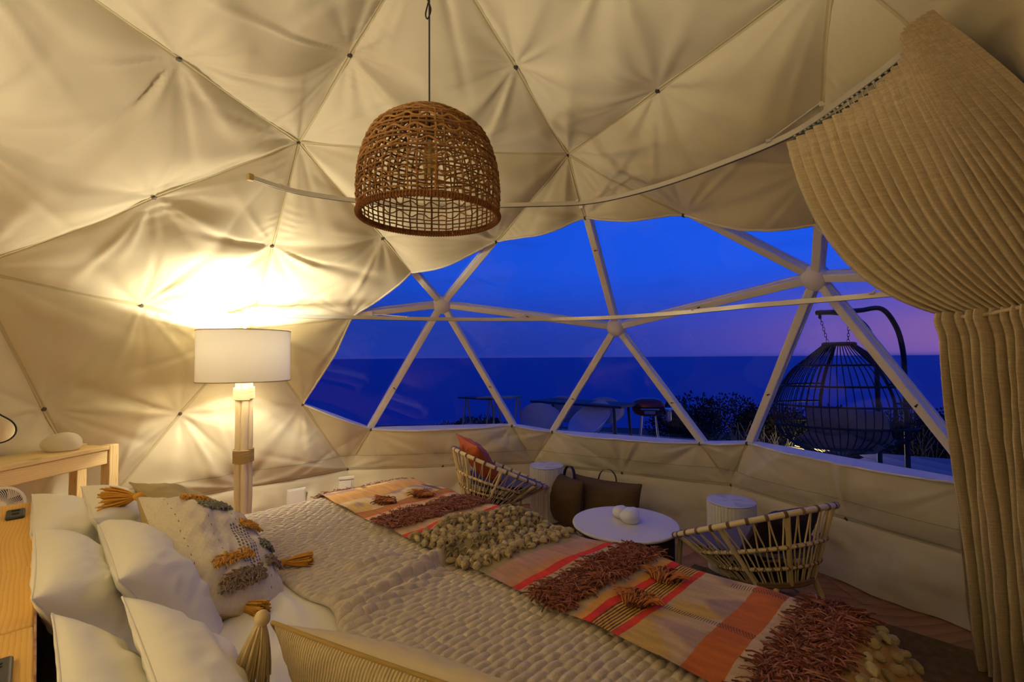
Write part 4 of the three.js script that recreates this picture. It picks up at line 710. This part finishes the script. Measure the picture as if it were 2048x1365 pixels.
// ------------------------------------------------------------------ rattan bucket chairs. Local frame: the chair faces +x, rim tipped forward
const cane = ['#d9c48c', '#cdb67c', '#e2cf9c'].map((c) => std(c, 0.5)), bind = std('#7a5c34', 0.7), bind2 = std('#8d6a52', 0.7), knit = std('#6f6468', 0.95, { bumpMap: bumpWeave, bumpScale: 0.004, ...dbl });
const CH = { rim: V(0, 0.565, 0), r0: 0.405, ax: V(-0.40, 0.915, 0).normalize() };
CH.ix = V(0.915, 0.40, 0).normalize().multiplyScalar(-1); // from centre towards the back... front is the low side
function chairRing(t) { // t 0 at the rim .. 1 at the seat ring: centre, radius
  const c = V(lerp(0, -0.115, t), lerp(0.565, 0.315, t), 0); return [c, lerp(0.42, 0.20, Math.pow(t, 0.92))];
}
const tiltAt = (t) => lerp(25, 12, t) * PI / 180;
function chairPt(t, a) { // a = 0 is the front (low), PI the back (high)
  const [c, r] = chairRing(t), k = tiltAt(t); return V(c.x + Math.cos(a) * r * Math.cos(k), c.y - Math.cos(a) * r * Math.sin(k), Math.sin(a) * r);
}
function makeChair() {
  const C = thing('rattan_chair', '', 'chair'), ringC = (t) => { const p = []; for (let k = 0; k < 48; k++) p.push(chairPt(t, k / 48 * 2 * PI)); return new THREE.CatmullRomCurve3(p, true); };
  const rimC = ringC(0), rim = mesh('rim', new THREE.TubeGeometry(rimC, 120, 0.0145, 12, true), cane[2], C);
  for (let k = 0; k < 30; k++) { const u = k / 30, p = rimC.getPointAt(u), t = rimC.getTangentAt(u), q = new THREE.Quaternion().setFromUnitVectors(V(0, 1, 0), t); const b = mesh('binding', (C.bg ||= merge([-1, 0, 1].map((j) => new THREE.TorusGeometry(0.0145, 0.0032, 6, 16).rotateX(PI / 2).translate(0, j * 0.0055, 0)))), k % 2 ? bind : bind2, rim); b.position.copy(p); b.quaternion.copy(q); }
  delete C.bg;
  for (const t of [0.42, 0.72]) {
    const rc = ringC(t), rg = mesh('hoop', new THREE.TubeGeometry(rc, 100, t < 0.5 ? 0.011 : 0.0095, 10, true), cane[0], C), x = [];
    for (let k = 0; k < 44; k++) for (const sg of [1, -1]) { const u = k / 44, p = rc.getPointAt(u), tt = rc.getTangentAt(u), q = new THREE.Quaternion().setFromUnitVectors(V(0, 1, 0), tt); x.push(new THREE.TorusGeometry(0.0115, 0.0022, 5, 12).rotateX(PI / 2 + sg * 0.6).applyQuaternion(q).translate(p.x, p.y, p.z)); }
    mesh('lashing', x, bind, rg);
  }
  mesh('seat_ring', [new THREE.TubeGeometry(ringC(1), 90, 0.013, 10, true), new THREE.TubeGeometry(ringC(0.965), 90, 0.010, 8, true)], bind, C);
  { const g = gridGeo(40, 6, (u, v) => { const p = chairPt(1, u * 2 * PI), c = chairRing(1)[0]; return p.lerp(c, v).add(V(0, -0.02 * Math.sin(v * PI / 2), 0)); }); mesh('seat_base', g, std('#5a4628', 0.8, dbl), C); }
  for (let k = 0; k < 8; k++) { const a = (k + 0.5) / 8 * 2 * PI; mesh('stave', rod(chairPt(0.01, a), chairPt(0.99, a), 0.0125, 0.0125, 10), cane[k % 3], C); }
  for (let k = 0; k < 36; k++) { // split canes: two strands that part between the hoops
    const a = (k + 0.5) / 36 * 2 * PI, d = 0.05;
    const s = [-1, 1].map((sg) => tube([chairPt(0.0, a), chairPt(0.2, a + sg * 0.018), chairPt(0.42, a + sg * d), chairPt(0.72, a + sg * 0.03), chairPt(0.99, a + sg * 0.03)], 0.0042, 20, 6));
    mesh('cane', s, cane[k % 3], C);
  }
  const foot = [[0.30, 0.27], [0.30, -0.27], [-0.34, 0.24], [-0.34, -0.24]], topA = [0.55, -0.55, 2.4, -2.4];
  foot.forEach(([x, z], k) => { const t = k < 2 ? chairPt(0.02, topA[k]).add(V(0, -0.02, 0)) : chairPt(1, topA[k]).add(V(0, -0.01, 0)); mesh('leg', tube([t, t.clone().lerp(V(x, 0, z), 0.5), V(x, 0.002, z)], 0.014, 12, 10), cane[1], C); });
  mesh('crossbar', rod([0.2, 0.2, 0.25], [-0.30, 0.16, 0.225], 0.009), cane[1], C); mesh('crossbar', rod([0.2, 0.2, -0.25], [-0.30, 0.16, -0.225], 0.009), cane[1], C); mesh('crossbar', rod([-0.30, 0.16, 0.225], [-0.30, 0.16, -0.225], 0.009), cane[1], C);
  return C;
}
const chairA = makeChair(), chairB = chairA.clone(); chairB.name = numbered('rattan_chair'); scene.add(chairB);
chairA.position.set(-0.77, 0, -1.885); chairA.rotation.y = 0.94; chairA.userData.label = 'rattan bucket chair holding the rust cushion, left of the round table';
chairB.position.set(1.12, 0, -1.42); chairB.rotation.y = 2.46; chairB.userData.label = 'rattan bucket chair seen from behind, right of the round table';
chairA.userData.group = chairB.userData.group = 'pair of rattan bucket chairs';
const inChair = (c, x, y, z) => V(x, y, z).applyAxisAngle(V(0, 1, 0), c.rotation.y).add(c.position).toArray();
function seatPad(label, chair) {
  const P = thing('seat_pad', label, 'cushion', chair.position.toArray(), chair.rotation.y, 'grey knit seat pads');
  const top = (u, v) => { const a = u * 2 * PI, fr = 0.5 + 0.5 * Math.cos(a), rad = v, t = lerp(0.80, lerp(0.62, -0.02, fr), rad * rad); const c = V(-0.03, 0.395, 0), e = chairPt(Math.max(0, t), a); const k = lerp(0, 0.93 + 0.12 * Math.pow(fr, 3), rad); const q = c.clone().lerp(e, k); q.y += 0.03 * (1 - rad * 0.4) - (rad > 0.93 ? 0.03 * (rad - 0.93) / 0.07 : 0) + 0.014; return q; };
  mesh('pad', gridGeo(64, 16, top, (u, v) => [v * 0.4 * Math.cos(u * 2 * PI) / 0.2, v * 0.4 * Math.sin(u * 2 * PI) / 0.2]), knit, P);
  mesh('pad_underside', gridGeo(64, 6, (u, v) => top(1 - u, v).add(V(0, -0.028 * (1 - v * v), 0))), knit, P);
}
seatPad('grey knitted seat pad spilling over the front of the left rattan chair', chairA); seatPad('grey knitted seat pad inside the right rattan chair, seen through the canes', chairB);
{
  const c = thing('rust_cushion', 'rust orange velvet cushion standing in the left rattan chair', 'cushion', inChair(chairA, -0.19, 0.655, 0.02)); const m = new THREE.MeshPhysicalMaterial({ color: '#b0521a', roughness: 0.7, side: THREE.DoubleSide, sheen: 0.3, sheenColor: new THREE.Color('#ff9a50') });
  mesh('cover', pillowGeo(0.42, 0.42, 0.14, { seed: 91, n: 44, wrinkle: 0.013, ear: 0.09 }), m, c); mesh('seam', pipe(0.42, 0.42, 0.003, 0.09), m, c); c.rotation.set(0, chairA.rotation.y + PI / 2, 0); c.rotateX(-0.62); c.rotateZ(0.12);
  const d = thing('dark_cushion', 'dark brown cushion inside the back of the right rattan chair', 'cushion', inChair(chairB, -0.17, 0.545, 0)); const m2 = std('#2a1712', 0.75, dbl);
  mesh('cover', pillowGeo(0.46, 0.36, 0.14, { seed: 97, n: 40, wrinkle: 0.008, ear: 0.08 }), m2, d); mesh('seam', pipe(0.46, 0.36, 0.003, 0.08), m2, d); d.rotation.set(0, chairB.rotation.y + PI / 2, 0); d.rotateX(-0.55);
}
// ------------------------------------------------------------------ outside: sea, hill, ground, deck
let gyOf; const gy0 = (x, z) => gyOf(x, z);
{
  const sea = struct('sea'); const b = pix(256, 256, (u, v) => g1(128 + 70 * tileN(u, v, 14, 1) + 60 * tileN(u, v, 30, 2))); 
  const g = gridGeo(60, 60, (u, v) => V((u - 0.5) * 40000, -80, -40000 * v * v + 200), (u, v) => [u * 4000, v * v * 4000]);
  mesh('water', g, std('#16308f', 0.55, { bumpMap: b, bumpScale: 0.2 }), sea);
  const land = struct('terrain');
  const gy = (x, z) => { const d = Math.hypot(x * 0.8, z); const hill = 47 * Math.exp(-(((x - 38) / 13) ** 2 + ((z + 120) / 30) ** 2)); return -0.5 - 0.02 * Math.max(0, d - 6) - 0.030 * Math.max(0, d - 10) ** 1.55 + hill + 0.12 * N3(x * 0.3, z * 0.3) ; };
  const tg = gridGeo(150, 150, (u, v) => { const x = (u - 0.5) * 260 + 20, z = 40 - v * 230; return V(x, Math.max(gy(x, z), -90), z); });
  mesh('ground', tg, std('#10160e', 0.95), land);
  gyOf = gy;
}
{
  const deck = struct('deck'), pl = [std('#9a918a', 0.8), std('#8e8680', 0.8), std('#a39a92', 0.8)], W = 0.14, yaw = 0.95, c = Math.cos(yaw), s = Math.sin(yaw);
  for (let k = -80; k < 50; k++) { // boards laid obliquely to the dome, cut to the deck outline
    let poly = [[-14, k * W + 0.004], [14, k * W + 0.004], [14, (k + 1) * W - 0.004], [-14, (k + 1) * W - 0.004]].map(([a, b]) => [a * c - b * s, a * s + b * c]);
    for (const f of [(q) => q[0] + 5.2, (q) => 3.9 - q[0], (q) => q[1] + 8.3 - 0.03 * q[0], (q) => -2.0 - q[1]]) { poly = clip(poly, f); if (poly.length < 3) break; }
    if (poly.length < 3) continue;
    const g = new THREE.ExtrudeGeometry(new THREE.Shape(poly.map(([x, y]) => new THREE.Vector2(x, -y))), { depth: 0.022, bevelEnabled: false }).rotateX(-PI / 2).translate(0, -0.16, 0);
    mesh('plank', g, pl[((k % 3) + 3) % 3], deck);
  }
}
const DY = -0.138; // top of the deck
// ------------------------------------------------------------------ hanging egg chair
{
  const S = thing('egg_chair_stand', 'black double-arch steel stand of the hanging egg chair on the deck', 'stand'), bm = std('#15131a', 0.5);
  const arch = (base, tip, up) => tube([base, [base[0] - 0.005, 1.0, base[2] + 0.005], [base[0] - 0.02, 1.55, base[2] + 0.02], [lerp(base[0], tip[0], 0.18), 1.86, lerp(base[2], tip[2], 0.18)], [lerp(base[0], tip[0], 0.5), up, lerp(base[2], tip[2], 0.5)], tip], 0.031, 60, 12);
  mesh('arch', arch([2.49, DY + 0.02, -6.62], [1.80, 2.05, -5.92], 2.02), bm, S); mesh('arch', arch([2.76, DY + 0.02, -6.46], [2.26, 2.07, -6.18], 2.09), bm, S);
  mesh('crossbar', tube([[1.755, 2.04, -5.88], [1.95, 2.05, -6.0], [2.26, 2.07, -6.18]], 0.032, 20, 12), bm, S);
  mesh('foot', [bar([2.42, DY + 0.03, -6.66], [2.86, DY + 0.03, -6.4], 0.06, 0.05, [0, 1, 0]), bar([2.49, DY + 0.03, -6.62], [1.7, DY + 0.03, -5.6], 0.05, 0.05, [0, 1, 0]), bar([2.76, DY + 0.03, -6.46], [2.35, DY + 0.03, -5.5], 0.05, 0.05, [0, 1, 0])], bm, S);
  const E = thing('egg_chair', 'black slatted hanging egg chair seen through the window', 'hanging chair', [1.985, 0, -5.85], -0.45);
  const rings = [[1.62, 0.17, 0.13], [1.46, 0.36, 0.30], [1.30, 0.55, 0.43], [1.10, 0.70, 0.52], [0.88, 0.79, 0.57], [0.68, 0.81, 0.57], [0.48, 0.74, 0.50], [0.30, 0.52, 0.36], [0.20, 0.22, 0.16]];
  const at = (t, a) => { const x = t * (rings.length - 1), i = Math.min(rings.length - 2, Math.floor(x)), f = x - i, q = rings[i].map((v, k) => lerp(v, rings[i + 1][k], f)); return V(Math.sin(a) * q[1], q[0] + 0.05 * Math.sin(a) * t, Math.cos(a) * q[2]); };
  const a0 = -PI * 0.82, a1 = PI * 0.82, wood = std('#1a1416', 0.55);
  for (let k = 0; k <= 46; k++) { const a = lerp(a0, a1, k / 46), p = []; for (let i = 0; i <= 12; i++) p.push(at(i / 12, a)); mesh('slat', tube(p, k % 46 ? 0.006 : 0.022, 26, 6), wood, E); }
  for (const t of [0.0, 0.21, 0.38, 0.52, 0.68, 0.86]) { const p = []; for (let i = 0; i <= 30; i++) p.push(at(t, lerp(t ? a0 : -PI, t ? a1 : PI, i / 30))); mesh('hoop', tube(p, t ? 0.013 : 0.026, 60, 8), wood, E); }
  mesh('base_ring', lathe([[0.0001, 0.18], [0.2, 0.185], [0.23, 0.2], [0.2, 0.215], [0.0001, 0.21]], 30).scale(1, 1, 0.72), wood, E);
  for (const [x, z, tx, tz] of [[1.79, -5.905, 1.86, -5.79], [2.13, -6.10, 2.09, -5.91]]) { const g = []; for (let k = 0; k < 9; k++) { const t = (k + 0.5) / 9, y = lerp(2.0, 1.64, t); g.push(new THREE.TorusGeometry(0.018, 0.004, 6, 12).scale(0.75, 1.35, 1).rotateY(k % 2 ? PI / 2 : 0).translate(lerp(x, tx, t), y, lerp(z, tz, t))); } const ch = mesh('chain', [...g, box(0.035, 0.07, 0.035, x, 2.0, z, 0.01)], std('#3a3540', 0.5, { metalness: 0.6 }), S); }
  const C = thing('egg_chair_cushion', 'pale grey cushion filling the hanging egg chair', 'cushion', [1.985, 0, -5.85], -0.45), cm = std('#80746e', 0.9, dbl);
  mesh('seat', pillowGeo(1.0, 0.62, 0.3, { n: 40, seed: 5, wrinkle: 0.015, ear: 0.22 }).map((g) => g.rotateX(-PI / 2).translate(0.06, 0.40, 0.0)), cm, C);
  for (const [x, tz, ro] of [[0.36, 0.30, -0.3], [-0.08, 0.26, 0.1]]) mesh('back_pillow', pillowGeo(0.5, 0.42, 0.24, { n: 30, seed: 9 + x, wrinkle: 0.015 }).map((g) => g.rotateX(-0.35).rotateY(PI + ro).translate(x, 0.63, tz * 0.72)), cm, C);
}
{ // strip light on the deck edge below the chair
  const L = thing('deck_light', 'warm strip light glowing on the deck under the egg chair', 'lamp', [1.78, DY, -8.0], -0.83), m = std('#fff2b0', 0.5, { emissive: '#ffe36a', emissiveIntensity: 5 });
  mesh('diffuser', box(0.7, 0.02, 0.03, 0, 0.025, 0, 0.006), m, L); mesh('housing', box(0.74, 0.016, 0.05, 0, 0.008, 0, 0.004), M.dark, L);
  const p = new THREE.PointLight('#ffe08a', 2.2); p.position.set(0, 0.12, 0.03); p.castShadow = true; L.add(p);
}
// ------------------------------------------------------------------ dining set, trestle bar and grill
{
  const T = thing('dining_table', 'long dark outdoor dining table among white shell chairs', 'table', [-1.43, DY, -5.62], -0.17), dm = std('#2a2535', 0.6);
  mesh('tabletop', box(1.62, 0.035, 0.62, 0, 0.885, 0, 0.006), dm, T); for (const x of [-0.72, 0.66]) for (const z of [-0.24, 0.24]) mesh('leg', rod([x, 0.87, z], [x * 1.1, 0, z * 1.1], 0.02, 0.024), std('#4a4040', 0.6), T);
  const shellM = std('#c9c7d6', 0.5, dbl), legM = std('#a08a70', 0.6);
  const proto = () => {
    const c = thing('shell_chair', '', 'chair', [0, 0, 0], 0, 'white shell armchairs round the outdoor table');
    const f = (u, v) => { // u round the sitter, v from the seat centre out to the lip
      const a = (u - 0.5) * 2 * PI, back = 0.5 + 0.5 * Math.cos(a), r = lerp(0.0, lerp(0.27, 0.33, back), v), h = lerp(0.02, 0.20 + 0.30 * Math.pow(back, 2.2) - 0.2 * Math.pow(1 - back, 3), Math.pow(v, 2.4)); return V(Math.sin(a) * r * 1.02, 0.44 + h, -Math.cos(a) * r); };
    const s = mesh('shell', gridGeo(56, 20, f), shellM, c); mesh('lip', tube(Array.from({ length: 40 }, (_, k) => f(k / 40, 1)), 0.008, 80, 6, true), shellM, c);
    for (const x of [-1, 1]) for (const z of [-1, 1]) mesh('leg', rod([x * 0.1, 0.45, z * 0.1], [x * 0.24, 0, z * 0.24], 0.014, 0.01), legM, c); return c;
  };
  const c0 = proto(), place = (o, x, z, turn, label) => { o.position.set(x, DY, z); o.rotation.y = turn; o.userData.label = label; };
  place(c0, -1.88, -5.02, PI + 0.35, 'white shell armchair at the left near side of the outdoor table');
  const mk2 = (x, z, t, l) => { const c = c0.clone(); c.name = numbered('shell_chair'); scene.add(c); place(c, x, z, t, l); };
  mk2(-1.18, -5.16, PI + 0.35, 'white shell armchair at the right near side of the outdoor table');
  mk2(-1.98, -6.28, -0.15, 'white shell armchair on the far side, left, behind the outdoor table'); mk2(-1.30, -6.40, -0.2, 'white shell armchair on the far side, right, behind the outdoor table');
}
{
  const T = thing('trestle_table', 'narrow wooden trestle bar table on the deck left of the shell chairs', 'table', [-2.33, DY, -4.32], -0.1), dm = std('#2c2632', 0.6), wm = std('#a48c66', 0.6);
  mesh('tabletop', box(0.56, 0.02, 0.24, -0.26, 1.02, 0.0, 0.003), dm, T); mesh('tabletop', box(0.62, 0.02, 0.28, 0.24, 1.045, 0.06, 0.003).rotateZ(0.05), wm, T);
  for (const [x, h] of [[-0.46, 1.01], [-0.02, 1.01], [0.1, 1.03], [0.46, 1.05]]) { mesh('trestle', [rod([x - 0.015, h, 0], [x - 0.055, 0, 0.16], 0.011), rod([x + 0.015, h, 0], [x + 0.06, 0, -0.14], 0.011)], wm, T); }
  mesh('shelf', box(0.46, 0.03, 0.14, -0.24, 0.62, 0.02, 0.004), dm, T); mesh('shelf', box(0.34, 0.03, 0.14, 0.28, 0.66, 0.02, 0.004), dm, T);
}
{
  const G = thing('barbecue_grill', 'red portable barbecue grill on thin legs outside', 'grill', [-0.50, DY, -6.05], 0.35);
  const red = std('#9a2018', 0.25, { metalness: 0.2 }), st = std('#b9b9c2', 0.3, { metalness: 0.8 });
  const dm = (sg, h) => lathe([[0.0001, sg * h], [0.12, sg * h * 0.96], [0.2, sg * h * 0.72], [0.235, sg * h * 0.35], [0.24, 0]], 40).scale(1.05, 1, 0.72);
  mesh('lid', dm(1, 0.13).translate(0, 0.83, 0), red, G); mesh('bowl', dm(-1, 0.14).translate(0, 0.815, 0), std('#701812', 0.3), G);
  mesh('handle', [rod([-0.14, 0.80, 0.19], [0.14, 0.80, 0.19], 0.012), box(0.16, 0.05, 0.02, 0, 0.75, 0.168)], st, G); mesh('side_table', box(0.14, 0.015, 0.26, 0.32, 0.79, 0), st, G); mesh('gas_bottle', new THREE.CapsuleGeometry(0.04, 0.1, 6, 16).translate(0.30, 0.69, 0.05), st, G);
  for (const x of [-1, 1]) for (const z of [-1, 1]) mesh('leg', rod([x * 0.1, 0.72, z * 0.07], [x * 0.17, 0, z * 0.14], 0.009), st, G);
}
// ------------------------------------------------------------------ dark shrubs and pale grass stalks past the deck
{
  const leafM = [std('#0c120c', 0.9, dbl), std('#11170e', 0.9, dbl)], stemM = std('#57544c', 0.9, dbl);
  const shrub = (label, x, z, w, h, n, sd) => {
    seed = sd; const y = gy0(x, z), T = thing('shrub', label, 'shrub', [x, y, z], 0, 'dark shrubs beyond the deck'), pos = [], add = (p, d, l, wd) => { const s = V(d.y, -d.x, 0.3).normalize().multiplyScalar(wd), e = p.clone().addScaledVector(d, l), m = p.clone().addScaledVector(d, l * 0.5); for (const q of [p, m.clone().add(s), e, p, e, m.clone().sub(s)]) pos.push(q.x, q.y, q.z); };
    const lobes = []; for (let k = 0; k < 9; k++) lobes.push([rr(-0.5, 0.5) * w, rr(0.35, 0.8) * h, rr(-0.4, 0.4) * w * 0.6, rr(0.2, 0.34) * w]);
    for (let k = 0; k < n; k++) { const L = lobes[k % 9], d = V(rr(-1, 1), rr(-0.8, 1), rr(-1, 1)).normalize(), q = Math.cbrt(rnd()); add(V(L[0] + d.x * L[3] * q, Math.max(0.02, L[1] + d.y * L[3] * 0.8 * q), L[2] + d.z * L[3] * q), d, rr(0.03, 0.08), rr(0.012, 0.022)); }
    const g = new THREE.BufferGeometry(); g.setAttribute('position', new THREE.Float32BufferAttribute(pos, 3)); g.computeVertexNormals(); const f = mesh('foliage', g, leafM[sd % 2], T); f.userData.kind = 'stuff';
    const st = []; for (let k = 0; k < 7; k++) st.push(rod([rr(-0.1, 0.1), -0.1, rr(-0.1, 0.1)], [lobes[k][0], lobes[k][1], lobes[k][2]], 0.02, 0.008, 6)); mesh('branches', st, leafM[0], T);
  };
  shrub('tall dark shrub behind the barbecue grill', 0.0, -9.2, 1.9, 1.05, 7000, 11); shrub('broad dark shrub left of the hanging egg chair', 1.35, -9.4, 2.0, 0.95, 7000, 12);
  shrub('dark shrub filling the gap between two window struts right of the grill', 2.6, -9.3, 1.8, 0.9, 6000, 13); shrub('small dark shrub low in the left window pane', -4.6, -6.6, 0.9, 0.75, 3000, 14);
  shrub('dark shrub behind the egg chair stand poles', 4.1, -9.4, 2.0, 0.95, 6000, 15); shrub('dark shrub at the right end of the deck beside the curtain', 5.6, -9.0, 2.2, 1.1, 6000, 16);
  shrub('low dark shrub just right of the small shrub in the left pane', -3.9, -7.2, 0.9, 0.7, 3000, 17);
  const tuft = (label, x, z, n, h, sd) => { seed = sd; const T = thing('grass_clump', label, 'grass', [x, gy0(x, z), z], 0, 'pale dry grass stalks beyond the deck'), g = []; for (let k = 0; k < n; k++) { const a = rr(0, 2 * PI), b = V(rr(-0.3, 0.3), 0, rr(-0.15, 0.15)), l = h * rr(0.6, 1.1); g.push(tube([b, b.clone().add(V(Math.cos(a) * 0.05, l * 0.6, 0)), b.clone().add(V(Math.cos(a) * 0.2, l, Math.sin(a) * 0.1))], 0.006, 6, 4)); } const m = mesh('stalks', g, stemM, T); m.userData.kind = 'stuff'; };
  tuft('pale grass stalks in front of the shrubs right of the grill', 0.75, -8.3, 26, 0.75, 31); tuft('pale grass stalks between the egg chair and the left strut', 1.25, -8.2, 22, 0.7, 32); tuft('pale grass stalks behind the egg chair stand', 3.5, -8.6, 26, 0.8, 33); tuft('pale grass stalks low in the left pane by the small shrub', -4.2, -6.4, 14, 0.6, 34);
}
renderer.render(scene, camera);
